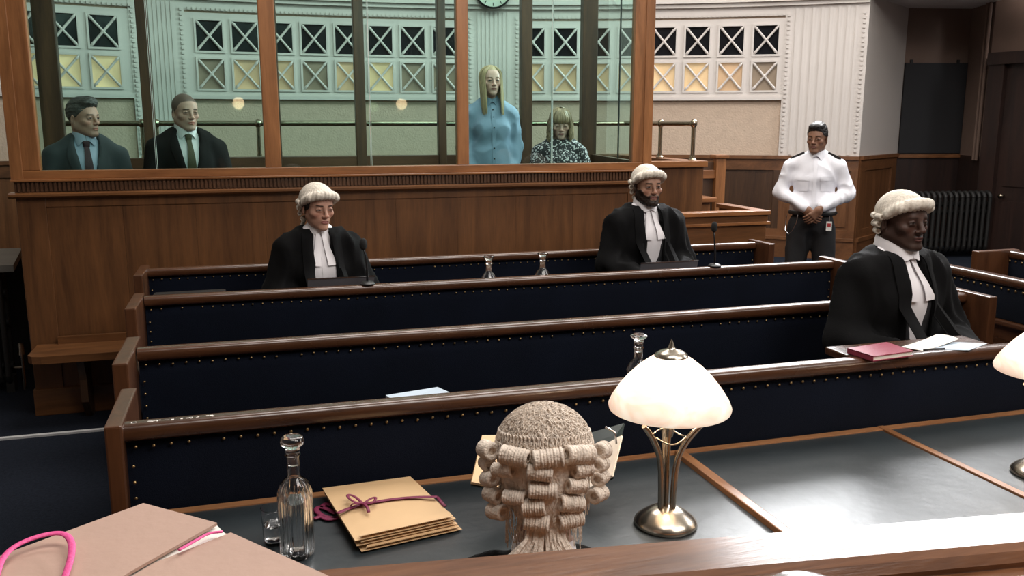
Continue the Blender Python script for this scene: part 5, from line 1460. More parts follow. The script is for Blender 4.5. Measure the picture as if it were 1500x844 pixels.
        for i in range(n):
            for j in range(m_):
                q = i * (m_ + 1) + j
                f.append((q, q + 1, q + m_ + 2, q + m_ + 1)); f.append((N_ + q, N_ + q + m_ + 1, N_ + q + m_ + 2, N_ + q + 1))
            for j in (0, m_):
                q = i * (m_ + 1) + j; f.append((q, q + m_ + 1, N_ + q + m_ + 1, N_ + q))
        for j in range(m_):
            for i in (0, n):
                q = i * (m_ + 1) + j; f.append((q, q + 1, N_ + q + 1, N_ + q))
        s.kids.append((name, np.array(v), f, mat, True, par))
    def collar(s, mat, r=(0.062, 0.066), zc=0.640, h=0.042, tilt=0.25, spread=0.55, drop=0.045, name='collar', fwd=0.0, flare=1.20):
        """stand round the neck with a turned-down leaf that ends in two points at the throat"""
        m = MB(); n = 56; v = []; f = []
        cy = -s.lean * 0.62 + 0.012 - fwd
        for i in range(n + 1):
            a = -PI / 2 + 0.012 + (2 * PI - 0.024) * i / n
            x, y = math.cos(a), math.sin(a)
            fr = abs((a + PI / 2 + PI) % (2 * PI) - PI)              # angle away from the throat
            tip = math.exp(-((fr - spread) / 0.30) ** 2) * (1 if fr > spread else (fr / spread) ** 1.2)
            dz = 0.006 + drop * tip; kb = flare + 0.10 * tip
            zz = s.z0 + zc + tilt * y * r[1]; fy = -0.010 * math.exp(-(fr / 0.8) ** 2)
            hh = h * (1 - 0.35 * math.exp(-(fr / 0.35) ** 2))
            for (k, z_, ey) in ((1.03, -0.014, 0), (1.0, hh, 0), (1.05, hh + 0.003, 0), (1.12, hh * 0.6, fy * 0.5), (kb, -dz, fy), (kb - 0.04, -dz - 0.001, fy * 0.9), (1.06, -0.012, 0)):
                v.append((x * r[0] * k, cy + y * r[1] * k + ey, zz + z_))
        for i in range(n):
            for k in range(7): f.append((i * 7 + k, i * 7 + (k + 1) % 7, (i + 1) * 7 + (k + 1) % 7, (i + 1) * 7 + k))
        f.append(list(range(7))); f.append([n * 7 + k for k in range(7)][::-1])
        m.add(v, f)
        s.kid_mb(name, m, mat, smooth=True)

# ------------------------------------------------------------------ wigs
def curl_roll(c, axis, r, L_, seg=14, rings=8, seed=0):
    """one rolled horsehair curl: ribbed hollow roll"""
    c = np.array(c, float); ax_ = np.array(axis, float); ax_ /= np.linalg.norm(ax_)
    t = np.array([0, 0, 1.0]) if abs(ax_[2]) < 0.9 else np.array([0, 1.0, 0]); u = np.cross(ax_, t); u /= np.linalg.norm(u); w = np.cross(ax_, u)
    rg = random.Random(seed)
    prof = [(0.42, -0.30), (0.48, -0.47), (0.75, -0.505)]
    for i in range(rings):
        a = -0.48 + 0.96 * i / rings; s_ = 0.96 / rings
        j = 1 + rg.uniform(-0.04, 0.04)
        prof += [(0.93 * j, a), (1.03 * j, a + s_ * 0.35), (1.03 * j, a + s_ * 0.65)]
    prof += [(0.93, 0.48), (0.75, 0.505), (0.48, 0.47), (0.42, 0.30)]
    m = MB(); n = len(prof); v = []; f = []
    for i in range(seg):
        a = 2 * PI * i / seg
        for pr, pz in prof: v.append(c + ax_ * pz * L_ + r * pr * (math.cos(a) * u + math.sin(a) * w))
    for i in range(seg):
        j = (i + 1) % seg
        for k in range(n - 1): f.append((i * n + k, j * n + k, j * n + k + 1, i * n + k + 1))
    f.append([i * n for i in range(seg)]); f.append([i * n + n - 1 for i in range(seg)][::-1])
    return m.add(v, f)
WIGLINE = ([-0.16, -0.105, -0.075, -0.045, -0.02, 0.015, 0.05, 0.09, 0.14], [0.070, 0.060, 0.046, 0.034, 0.020, 0.004, -0.035, -0.085, -0.095])
def barrister_wig(fig, mat='wig_pale', w=1.0, thick=0.014):
    f = Field((-0.14, -0.16, -0.12), (0.14, 0.17, 0.19), 0.0042)
    f.ell((0, 0.014, 0.034), (0.0745 * w + thick, 0.096 + thick, 0.081 + thick), 0.02)
    P = [(-0.084 * w, -0.010, 0.030), (-0.074 * w, -0.055, 0.058), (-0.042 * w, -0.086, 0.076), (0, -0.097, 0.081), (0.042 * w, -0.086, 0.076), (0.074 * w, -0.055, 0.058), (0.084 * w, -0.010, 0.030)]
    for a, b_ in zip(P[:-1], P[1:]): f.cap(a, b_, 0.0140, k=0.03)
    hx = np.array(WIGLINE[0]); hz = np.array(WIGLINE[1])
    f.cut(lambda X, Y, Z: (np.interp(Y, hx, hz).astype(np.float32) - Z) * 0.8 + 0 * X)
    V, Fc = f.mesh(); N = vnormals(V, Fc)
    az = np.arctan2(V[:, 0], -(V[:, 1] - 0.02))
    rim = sm(0.118, 0.085, V[:, 2] + 0.35 * np.maximum(0, V[:, 1]))
    fl_ = np.abs(np.sin(az * 19 + 0.5 * wav(V, 30))) - 0.5
    V = V + N * ((0.0036 * fl_ * rim) + 0.0008 * wav(V, 230))[:, None]
    fig.kid('wig', fig.h2b(V), Fc, mat)
    k = 0
    for z, a0, r_, cnt in ((0.018, 100, 0.0135, 7), (-0.014, 112, 0.013, 6), (-0.044, 122, 0.0125, 5), (-0.074, 130, 0.012, 4)):
        for i in range(cnt):
            a = math.radians(a0 + (360 - 2 * a0) * i / (cnt - 1))
            kz = math.sqrt(max(0.3, 1 - ((z - 0.03) / 0.15) ** 2))
            c = (math.sin(a) * (0.0745 * w + 0.016) * kz, 0.014 - math.cos(a) * (0.096 + 0.014) * kz, z)
            fig.kid_mb('curl', curl_roll(c, (math.cos(a), math.sin(a), 0), r_, 0.040, 10, 5, k), mat, head=True, par='wig'); k += 1
    for sg in (-1, 1):
        m = MB(); m.tube([(sg * 0.018, 0.100, -0.075), (sg * 0.024, 0.112, -0.11), (sg * 0.034, 0.118, -0.15), (sg * 0.040, 0.120, -0.18)], [0.010, 0.011, 0.012, 0.015], 8)
        fig.kid_mb('tail', m, mat, head=True, par='wig')

# ------------------------------------------------------------------ outfits
def seated_arms(fig, sw, el_out=0.06, el_z=0.30, wx=0.11, wy=-0.30, wz=0.20):
    z0 = fig.z0; L_ = fig.lean
    return [((s * sw, 0.01 - L_ * 0.57, z0 + 0.522), (s * (sw + el_out), -0.03 - L_ * 0.3, z0 + el_z), (s * wx, wy, z0 + wz)) for s in (-1, 1)]
def lap_hands(fig, arms):
    return [(np.array(a[2]), (np.array(a[2]) - np.array(a[1])), (0, -0.3, 1), -1 if a[2][0] < 0 else 1, dict(curl=0.5, res=0.005)) for a in arms]
def trousers(fig, mat='trousers', stance=0.10):
    z0 = fig.z0
    f = Field((-0.34, -0.60 if fig.seated else -0.30, (z0 - fig.shank + 0.05) if fig.seated else 0.04), (0.34, 0.24, z0 + 0.24), 0.013)
    f.ell((0, 0.0, z0 + 0.09), (0.172 * fig.bulk, 0.122 * fig.bulk, 0.125), 0.05)
    legs_into(f, z0, fig.seated, 0.016, stance=stance, shank=fig.shank, reach=fig.reach)
    f.cut(lambda X, Y, Z: np.maximum(Z - (z0 + 0.20), (z0 - fig.shank + 0.075 if fig.seated else 0.065) - Z) + 0 * X + 0 * Y)
    V, Fc = f.mesh(); V = folds(V, Fc, 0.006, 16, (1, 1, 0.5)); fig.kid('trousers', V, Fc, mat)
    f = Field((-0.3, -0.72 if fig.seated else -0.28, (z0 - fig.shank - 0.02) if fig.seated else -0.02), (0.3, 0.16, (z0 - fig.shank + 0.16) if fig.seated else 0.16), 0.012)
    shoes_into(f, z0, fig.seated, stance, fig.shank, fig.reach); V, Fc = f.mesh(); fig.kid('shoes', V, Fc, 'shoe_black')
def shirt_front(fig, mat, g=0.0, arms=None, top=0.680, hem=0.04, amp=0.0, name='shirt', res=0.010, cuff=None, fold_f=12):
    z0 = fig.z0
    f = Field((-0.44, -0.44, z0 - 0.1), (0.44, 0.24, z0 + 0.70), res)
    torso_into(f, z0, g, fig.sw, fig.fem, fig.bulk, 0.06, fig.lean)
    if arms:
        f.ell((0, 0, z0 + 0.21), (0.150 * fig.bulk + g, 0.112 + g, 0.12), 0.08)
        for a in arms: arm_into(f, *a, g + 0.006, cuff=cuff, k=0.045)
    f.cut(lambda X, Y, Z: np.maximum(Z - (z0 + top + 0.10 * (Y + fig.lean * 0.6)), (z0 + hem) - Z) + 0 * X)
    V, Fc = f.mesh()
    if amp: V = folds(V, Fc, amp, fold_f, (1.1, 1.1, 0.6))
    fig.kid(name, V, Fc, mat)
    return V, Fc
def coat(fig, mat, g, arms, wz, wv, name, amp, hem=-0.06, cuff=None, armg=0.02, res=0.010, f_=11, stretch=(1.4, 1.2, 0.35), sag=0.0, top=0.655):
    """jacket or gown with a front opening whose half width is wv at heights wz (above the seat)"""
    z0 = fig.z0
    f = Field((-0.50, -0.48, z0 + hem - 0.05), (0.50, 0.26, z0 + 0.70), res)
    torso_into(f, z0, g, fig.sw, fig.fem, fig.bulk, 0.07, fig.lean)
    if sag:
        f.ell((0, 0.01, z0 + 0.10), (0.165 * fig.bulk + g + sag, 0.115 + g + sag * 0.7, 0.22), 0.10)
    for a in arms: arm_into(f, *a, armg, cuff=cuff, k=0.05)
    hz = np.array(wz); hw = np.array(wv)
    ln = fig.lean
    f.cut(lambda X, Y, Z: -np.maximum(np.abs(X) - np.interp(Z - z0, hz, hw).astype(np.float32), Y + 0.03 + ln * (Z - z0)))
    f.cut(lambda X, Y, Z: np.maximum(Z - (z0 + top + 0.25 * (Y + ln * 0.6)), (z0 + hem) - Z) + 0 * X)
    V, Fc = f.mesh()
    V = folds(V, Fc, amp, f_, stretch)
    fig.kid(name, V, Fc, mat)
    return V, Fc
def bands(fig, zt, L_, spread=0.018, w=0.034, mat='shirt_white'):
    z0 = fig.z0
    for s in (-1, 1):
        a = s * 0.004; 
        left = [(a, z0 + zt), (a + s * spread * 0.4, z0 + zt - L_ * 0.5), (a + s * spread * 0.9, z0 + zt - L_)]
        right = [(a + s * w * 0.6, z0 + zt), (a + s * (spread * 0.6 + w * 0.9), z0 + zt - L_ * 0.5), (a + s * (spread * 1.5 + w * 1.15), z0 + zt - L_ * 0.98)]
        fig.strip('neck_band', left, right, mat, off=0.012, t=0.003, n=8, m_=3, ease=3)
def barrister(fig, opening, waistcoat=None, arms=None, sag=0.03, gown_g=0.024, armg=0.030, cuff=0.085):
    arms = arms or seated_arms(fig, fig.sw)
    fig.body(arms, lap_hands(fig, arms))
    trousers(fig)
    sh_ = shirt_front(fig, 'shirt_white', 0.0, amp=0.002)
    meshes = [sh_]
    if waistcoat:
        z0 = fig.z0
        f = Field((-0.3, -0.36, z0 - 0.02), (0.3, 0.22, z0 + 0.62), 0.010)
        torso_into(f, z0, 0.009, fig.sw, fig.fem, fig.bulk, 0.06, fig.lean)
        hz = np.array(waistcoat[0]); hw = np.array(waistcoat[1]); ln = fig.lean
        f.cut(lambda X, Y, Z: -np.maximum(np.abs(X) - np.interp(Z - z0, hz, hw).astype(np.float32), Y + 0.03 + ln * (Z - z0)))
        f.cut(lambda X, Y, Z: np.maximum(Z - (z0 + 0.60), (z0 + 0.02) - Z) + 0 * X + 0 * Y)
        V, Fc = f.mesh(); fig.kid('waistcoat', V, Fc, 'waistcoat'); meshes.append((V, Fc))
    fig.surface(meshes)
    nk = fig.P.get('neck', 0.055)
    fig.collar('shirt_white', r=(nk * 1.13, nk * 1.20), h=0.046, spread=0.42, drop=0.014, zc=0.638, flare=1.13)
    bands(fig, 0.615, 0.17)
    if waistcoat:
        z0 = fig.z0
        for q in (0.10, 0.17, 0.24):
            y = fig.front(0.0, z0 + q)
            fig.kid_mb('button', MB().lathe([(0.0005, 0.004), (0.006, 0.003), (0.007, -0.004)], (0, 0, 0), 8), 'black_plastic')
            V = np.array(fig.kids[-1][1]); V = np.stack([V[:, 0], y - V[:, 2], z0 + q + V[:, 1]], 1); fig.kids[-1] = ('button', V, fig.kids[-1][2], 'black_plastic', True, None)
    else:
        z0 = fig.z0
        fig.strip('placket', [(-0.012, z0 + 0.60), (-0.012, z0 + 0.12)], [(0.012, z0 + 0.60), (0.012, z0 + 0.12)], 'shirt_white', 0.001, 0.002, 12, 2)
    g = coat(fig, 'gown_black', gown_g, arms, opening[0], opening[1], 'gown', 0.010, hem=-0.10, cuff=cuff, armg=armg, sag=sag, top=0.632, f_=15, stretch=(1.5, 1.3, 0.22))
    # gown facing: a smooth band down each side of the opening
    fig.surface([g] + meshes)
    z0 = fig.z0
    for s in (-1, 1):
        zs = [0.640, 0.60, 0.50, 0.36, 0.22, 0.10]
        inn = [(s * (np.interp(q, opening[0], opening[1]) + 0.004), z0 + q) for q in zs]
        out = [(s * (np.interp(q, opening[0], opening[1]) + 0.058), z0 + q - 0.004) for q in zs]
        fig.strip('gown_facing', inn, out, 'gown_black', 0.004, 0.004, 14, 4, ease=2)
    barrister_wig(fig)
    return fig.finish()

SKIN_F = (0.44, 0.245, 0.175); SKIN_M = (0.36, 0.200, 0.135); SKIN_R = (0.060, 0.029, 0.020); SKIN_G = (0.215, 0.110, 0.068)
def px_eye(x, y, Y): return on_depth(x, y, Y)

# woman barrister
fg = Figure('woman barrister in black gown, white bands and curled wig', 'person', px_eye(465, 303, 4.80), math.radians(9), math.radians(13), math.radians(7), math.radians(2), True, 0.15, 0.97, 0.170, True, 1.0,
            dict(skin=SKIN_F, brow=(0.018, 0.010, 0.008), lip=(0.26, 0.085, 0.08), width=0.97, jaw=0.95, buzz=((0.014, 0.009, 0.007), 0.95), eye_open=0.8, neck=0.044, brow_str=1.0), hs=1.03)
V, Fc = hair_cap(0.005, ([-0.13, -0.075, -0.055, -0.035, -0.01, 0.02, 0.06, 0.10, 0.13], [0.06, 0.05, 0.03, -0.012, -0.030, -0.05, -0.08, -0.10, -0.10]), amp=0.0008)
fg.kid('hair', fg.h2b(V), Fc, 'hair_black')
barrister(fg, ([0.0, 0.25, 0.42, 0.55, 0.66], [0.060, 0.062, 0.062, 0.052, 0.046]), None, seated_arms(fg, 0.172, 0.075, 0.29))
# bearded barrister
fg = Figure('bearded barrister in black gown and white bands, between laptop and dock', 'person', px_eye(948, 272, 4.86), math.radians(2), math.radians(-1), math.radians(2), 0, True, 0.15, 1.0, 0.185, False, 1.0,
            dict(skin=SKIN_M, brow=(0.010, 0.006, 0.005), lip=(0.24, 0.09, 0.08), beard=((0.010, 0.007, 0.006), 0.96, 0.0055), buzz=((0.010, 0.007, 0.006), 0.95), width=0.97, brow_str=0.95), hs=1.0)
barrister(fg, ([0.0, 0.22, 0.33, 0.50, 0.66], [0.045, 0.045, 0.056, 0.062, 0.055]), ([0.25, 0.34, 0.50, 0.6], [0.0, 0.040, 0.062, 0.07]), seated_arms(fg, 0.187, 0.06, 0.29))
# heavy-set barrister
fg = Figure('heavy-set barrister in black gown and waistcoat, seated behind the red book', 'person', px_eye(1322, 324, 3.0), math.radians(6), math.radians(-2), math.radians(0), 0, True, 0.15, 1.0, 0.205, False, 1.13,
            dict(skin=SKIN_R, brow=(0.008, 0.005, 0.004), lip=(0.105, 0.040, 0.034), width=1.06, jaw=1.12, nose=1.30, beard=((0.010, 0.007, 0.006), 0.35, 0.0), neck=0.064, eye_white=0.45, brow_str=0.6), hs=1.0)
barrister(fg, ([0.0, 0.20, 0.35, 0.50, 0.66], [0.075, 0.07, 0.066, 0.060, 0.052]), ([0.22, 0.32, 0.50, 0.6], [0.0, 0.030, 0.060, 0.07]), seated_arms(fg, 0.21, 0.08, 0.28), sag=0.05)

# ------------------------------------------------------------------ guard
fg = Figure('guard in white uniform shirt and black trousers standing with clasped hands', 'person', px_eye(1197, 203, 6.2), math.radians(-34), math.radians(-17), math.radians(2), 0, False, 0.0, 1.0, 0.190, False, 1.0,
            dict(skin=SKIN_G, brow=(0.008, 0.006, 0.005), lip=(0.17, 0.065, 0.055), width=0.93, jaw=0.92, beard=((0.05, 0.03, 0.022), 0.18, 0.0), res=0.0034))
z0 = fg.z0
arms = [((-0.190, 0.01, z0 + 0.525), (-0.262, 0.00, z0 + 0.315), (-0.070, -0.185, z0 + 0.215)), ((0.190, 0.01, z0 + 0.525), (0.262, 0.00, z0 + 0.315), (0.066, -0.195, z0 + 0.225))]
fg.body(arms, [((-0.055, -0.195, z0 + 0.205), (0.62, -0.18, -0.62), (-0.3, -0.9, -0.1), 1, dict(curl=0.65)), ((0.050, -0.215, z0 + 0.208), (-0.62, -0.16, -0.66), (0.3, -0.9, -0.1), -1, dict(curl=0.55))], stance=0.10)
trousers(fg, 'trousers')
st = shirt_front(fg, 'shirt_guard', 0.008, arms, amp=0.0065, hem=0.155, res=0.009, cuff=0.038, fold_f=24)
fg.surface([st])
fg.collar('shirt_guard', h=0.030, spread=0.55, drop=0.040)
fg.strip('placket', [(-0.014, z0 + 0.60), (-0.014, z0 + 0.17)], [(0.014, z0 + 0.60), (0.014, z0 + 0.17)], 'shirt_guard', 0.002, 0.002, 16, 2, ease=2)
for s in (-1, 1):
    fg.strip('pocket', [(s * 0.045, z0 + 0.455), (s * 0.048, z0 + 0.34)], [(s * 0.135, z0 + 0.455), (s * 0.132, z0 + 0.34)], 'shirt_guard', 0.002, 0.003, 8, 5, ease=3)
    fg.strip('pocket_flap', [(s * 0.042, z0 + 0.462), (s * 0.042, z0 + 0.425)], [(s * 0.138, z0 + 0.462), (s * 0.138, z0 + 0.425)], 'shirt_guard', 0.006, 0.003, 4, 5, ease=2)
    m = MB(); m.obox((s * 0.140, 0.010, z0 + 0.618), np.array([s * 0.90, 0, -0.44]), np.array([0, 1.0, 0]), np.array([0.44 * s, 0, 0.90]), 0.056, 0.026, 0.012)
    fg.kid_mb('epaulette', m, 'black_plastic', smooth=False)
m = MB(); n = 32
m.tube([(0.176 * math.cos(t), 0.135 * math.sin(t), z0 + 0.160) for t in np.linspace(0, 2 * PI, n + 1)[:-1]], 0.018, 6, closed=True)
fg.kid_mb('belt', m, 'black_plastic')
m = MB(); m.box((0.105, -0.172, z0 + 0.03), (0.148, -0.166, z0 + 0.105), 0.002); fg.kid_mb('identity_badge', m, 'badge_white', smooth=False)
m = MB(); m.box((0.113, -0.175, z0 + 0.065), (0.140, -0.171, z0 + 0.092)); fg.kid_mb('badge_picture', m, 'badge_red', smooth=False, par='identity_badge')
m = MB(); m.tube([(0.127, -0.16, z0 + 0.105), (0.127, -0.165, z0 + 0.15)], 0.004, 6); fg.kid_mb('badge_clip', m, 'steel')
pts = [(-0.115, -0.165, z0 + 0.155), (-0.122, -0.175, z0 + 0.09), (-0.150, -0.165, z0 + 0.02), (-0.178, -0.150, z0 - 0.01), (-0.205, -0.115, z0 + 0.02), (-0.205, -0.09, z0 + 0.09), (-0.20, -0.075, z0 + 0.14)]
m = MB(); m.tube(pts, 0.004, 6); fg.kid_mb('key_chain', m, 'steel')
V, Fc = hair_cap(0.010, ([-0.13, -0.09, -0.065, -0.045, -0.015, 0.012, 0.05, 0.09, 0.13], [0.072, 0.066, 0.055, 0.026, 0.020, 0.010, -0.03, -0.055, -0.06]), top=0.010, quiff=0.004, w=0.93)
fg.kid('hair', fg.h2b(V), Fc, 'hair_black')
fg.finish()

# ------------------------------------------------------------------ men in the dock
def suited(fig, suit, shirt_mat, tie, hair):
    z0 = fig.z0
    arms = seated_arms(fig, fig.sw, 0.05, 0.29, 0.10, -0.28, 0.16)
    fig.body(arms, lap_hands(fig, arms)); trousers(fig, suit)
    s1 = shirt_front(fig, shirt_mat, 0.0)
    fig.surface([s1]); fig.collar(shirt_mat, h=0.040, spread=0.60, drop=0.036)
    fig.strip('tie', [(-0.017, z0 + 0.598), (-0.014, z0 + 0.57), (-0.024, z0 + 0.46), (-0.036, z0 + 0.25)], [(0.017, z0 + 0.598), (0.014, z0 + 0.57), (0.024, z0 + 0.46), (0.036, z0 + 0.25)], tie, 0.010, 0.004, 14, 4, ease=3)
    m = MB(); y = fig.front(0, z0 + 0.595); m.box((-0.019, y - 0.022, z0 + 0.578), (0.019, y - 0.004, z0 + 0.616), 0.006); fig.kid_mb('tie_knot', m, tie)
    wz, wv = [0.24, 0.30, 0.45, 0.60, 0.66], [0.0, 0.012, 0.048, 0.070, 0.070]
    j = coat(fig, suit, 0.014, arms, wz, wv, 'jacket', 0.005, hem=-0.05, armg=0.016, f_=13, stretch=(1.1, 1.1, 0.6))
    fig.surface([j, s1])
    for s in (-1, 1):
        zi = [0.63, 0.60, 0.52, 0.45, 0.36, 0.26]
        inn = [(s * (np.interp(q, wz, wv) + 0.000), z0 + q) for q in zi]
        out = [(s * (0.078), z0 + 0.640), (s * 0.105, z0 + 0.59), (s * 0.118, z0 + 0.525), (s * 0.098, z0 + 0.45), (s * 0.055, z0 + 0.36), (s * 0.012, z0 + 0.262)]
        fig.strip('lapel', inn, out, suit, 0.004, 0.004, 16, 4, ease=2)
    if hair: hair(fig)
    return fig.finish()
fg = Figure('grey-suited man with wine tie and greying hair, looking sideways in the dock', 'person', px_eye(122, 173, 6.42), math.radians(14), math.radians(40), math.radians(1), 0, True, 0.56, 1.04, 0.185, False, 1.0,
            dict(skin=(0.50, 0.285, 0.215), brow=(0.05, 0.035, 0.03), beard=((0.16, 0.10, 0.085), 0.22, 0.0), width=0.95))
def grey_hair(fig):
    V, Fc = hair_cap(0.006, ([-0.13, -0.09, -0.065, -0.045, -0.015, 0.012, 0.05, 0.09, 0.13], [0.078, 0.072, 0.062, 0.030, 0.012, 0.0, -0.04, -0.065, -0.07]), top=0.008, quiff=0.010, w=0.95, amp=0.003)
    fig.kid('hair', fig.h2b(V), Fc, 'hair_grey')
suited(fg, 'suit_grey', 'shirt_pale_blue', 'tie_wine', grey_hair)
fg = Figure('shaven-headed man in black suit and olive tie seated in the dock', 'person', px_eye(271, 164, 6.42), math.radians(14), math.radians(13), math.radians(4), 0, True, 0.56, 1.04, 0.190, False, 1.02,
            dict(skin=(0.58, 0.35, 0.275), brow=(0.035, 0.022, 0.018), buzz=((0.060, 0.044, 0.037), 0.85), beard=((0.22, 0.14, 0.11), 0.22, 0.0), width=0.96, brow_tilt=-0.12, eye_open=0.8))
suited(fg, 'suit_black', 'shirt_white', 'tie_olive', None)

# ------------------------------------------------------------------ women in the dock
fg = Figure('blonde woman in light blue shirt standing in the dock', 'person', px_eye(719, 118, 6.58), math.radians(-4), math.radians(4), math.radians(2), 0, False, 0.56, 0.955, 0.170, True, 1.0,
            dict(skin=(0.68, 0.44, 0.36), brow=(0.16, 0.10, 0.06), lip=(0.36, 0.13, 0.12), width=0.95, jaw=0.9, iris=(0.05, 0.06, 0.07)), neck_up=0.0)
z0 = fg.z0
arms = [((s * 0.165, 0.01, z0 + 0.520), (s * 0.215, 0.03, z0 + 0.27), (s * 0.165, -0.10, z0 + 0.06)) for s in (-1, 1)]
fg.body(arms, [(np.array(a[2]), (-0.5 * a[2][0] / abs(a[2][0]), -0.3, -0.7), (a[2][0] / abs(a[2][0]) * .6, -0.6, 0), 1 if a[2][0] < 0 else -1, dict(curl=0.5, res=0.005)) for a in arms])
trousers(fg)
st = shirt_front(fg, 'shirt_blue', 0.012, arms, amp=0.0055, hem=-0.04, res=0.010, cuff=0.040, fold_f=20)
fg.surface([st]); fg.collar('shirt_blue', h=0.024, spread=0.50, drop=0.042, r=(0.056, 0.062))
fg.strip('placket', [(-0.015, z0 + 0.60), (-0.015, z0 + 0.0)], [(0.015, z0 + 0.60), (0.015, z0 + 0.0)], 'shirt_blue', 0.002, 0.002, 20, 2, ease=2)
for q in (0.56, 0.50, 0.42, 0.34, 0.26, 0.18):
    y = fg.front(0, z0 + q); m = MB(); m.box((-0.005, y - 0.008, z0 + q - 0.005), (0.005, y - 0.004, z0 + q + 0.005)); fg.kid_mb('button', m, 'black_plastic', smooth=False)
def azw(u):
    a = 0.84 + (2 * PI - 1.68) * (u if u > 0.3 else u * u / 0.3 * 0.5); return a if random.random() < 0.5 else 2 * PI - a
V, Fc = hair_cap(0.006, ([-0.13, -0.09, -0.075, -0.05, -0.02, 0.02, 0.06, 0.10, 0.13], [0.072, 0.064, 0.058, 0.036, -0.02, -0.08, -0.10, -0.10, -0.10]), w=0.95, amp=0.0006)
fg.kid('hair', fg.h2b(V), Fc, 'hair_blond')
m = strands(520, azw, lambda a: 0.285 if math.cos(a) > -0.3 else 0.22, 0.086, 0.105, 0.084, 0.030, 0.0042, inward=0.06, wave=0.003, seed=5, endy=-0.080, sweep=1)
fg.kid_mb('hair_lengths', m, 'hair_blond', head=True, par='hair')
fg.finish()

def blouse_material():
    m = bpy.data.materials.new('blouse_print'); N, L, b = nodes_of(m)
    tc = N.new('ShaderNodeTexCoord'); v = N.new('ShaderNodeTexNoise'); v.inputs['Scale'].default_value = 38; v.inputs['Detail'].default_value = 1.5; v.inputs['Distortion'].default_value = 1.5
    L.new(tc.outputs['Object'], v.inputs['Vector'])
    r = N.new('ShaderNodeValToRGB'); r.color_ramp.interpolation = 'CONSTANT'
    r.color_ramp.elements[0].color = (0.014, 0.012, 0.016, 1); r.color_ramp.elements[1].position = 0.56; r.color_ramp.elements[1].color = (0.62, 0.56, 0.58, 1)
    L.new(v.outputs['Fac'], r.inputs['Fac']); L.new(r.outputs['Color'], b.inputs['Base Color']); b.inputs['Roughness'].default_value = 0.7
    MATS['blouse_print'] = m
blouse_material()
fg = Figure('fair-haired woman in black and white print blouse, head bowed, seated in the dock', 'person', px_eye(821, 181, 6.60), math.radians(-14), math.radians(0), math.radians(14), 0, True, 0.56, 0.95, 0.168, True, 1.0,
            dict(skin=(0.60, 0.385, 0.31), brow=(0.10, 0.065, 0.04), lip=(0.33, 0.12, 0.11), width=0.95, jaw=0.9, eye_open=0.5))
arms = seated_arms(fg, 0.170, 0.05, 0.29, 0.09, -0.27, 0.17)
fg.body(arms, lap_hands(fg, arms)); trousers(fg)
st = shirt_front(fg, 'blouse_print', 0.014, arms, amp=0.006, hem=-0.02, cuff=0.042, res=0.010, top=0.63)
V, Fc = hair_cap(0.007, ([-0.13, -0.09, -0.075, -0.05, -0.02, 0.02, 0.06, 0.10, 0.13], [0.035, 0.030, 0.03, 0.020, -0.03, -0.08, -0.10, -0.10, -0.10]), w=0.95)
fg.kid('hair', fg.h2b(V), Fc, 'hair_fair')
m = strands(330, lambda u: 0.88 + (2 * PI - 1.76) * u, lambda a: 0.185, 0.088, 0.106, 0.092, 0.032, 0.0050, inward=-0.15, wave=0.013, seed=9, endy=-0.03)
fg.kid_mb('hair_lengths', m, 'hair_fair', head=True, par='hair')
m = strands(80, lambda u: -0.85 + 1.7 * u, lambda a: 0.035, 0.080, 0.112, 0.092, 0.032, 0.0045, inward=0.0, seed=11, zmin=0.004)
fg.kid_mb('fringe', m, 'hair_fair', head=True, par='hair')
fg.finish()

chair('grey dock chair under the grey-suited man', -1.0, 6.46, DF, math.radians(15), 0.40)
chair('grey dock chair under the shaven-headed man', -0.36, 6.46, DF, math.radians(14), 0.40)
chair('empty grey dock chair between the two women, its rounded back showing', 1.97, 6.95, DF, math.radians(-5), 0.62)
chair('grey dock chair under the woman with bowed head', 2.42, 6.68 + 0.0, DF, math.radians(-14), 0.34)

# ------------------------------------------------------------------ clerk seen from behind
fg = Figure('clerk in full curled wig and black gown seen from behind at the leather table', 'person', (0.585, 1.70, 1.086), math.radians(180 - 18), 0.0, math.radians(10), 0, True, 0.0, 1.0, 0.19, False, 1.0,
            dict(skin=(0.42, 0.25, 0.19), brow=(0.05, 0.035, 0.03)), lean=0.10, neck_up=0.065)
arms = seated_arms(fg, fg.sw - 0.02, 0.05, 0.28, 0.14, -0.24, 0.34)
fg.body(arms, lap_hands(fg, arms)); trousers(fg)
sh1 = shirt_front(fg, 'shirt_white', 0.0)
fg.surface([sh1]); fg.collar('shirt_white', h=0.045)
coat(fg, 'gown_black', 0.022, arms, [0.0, 0.3, 0.66], [0.06, 0.06, 0.05], 'gown', 0.008, hem=-0.10, cuff=0.07, armg=0.028, f_=15, stretch=(1.5, 1.3, 0.22), sag=0.02)
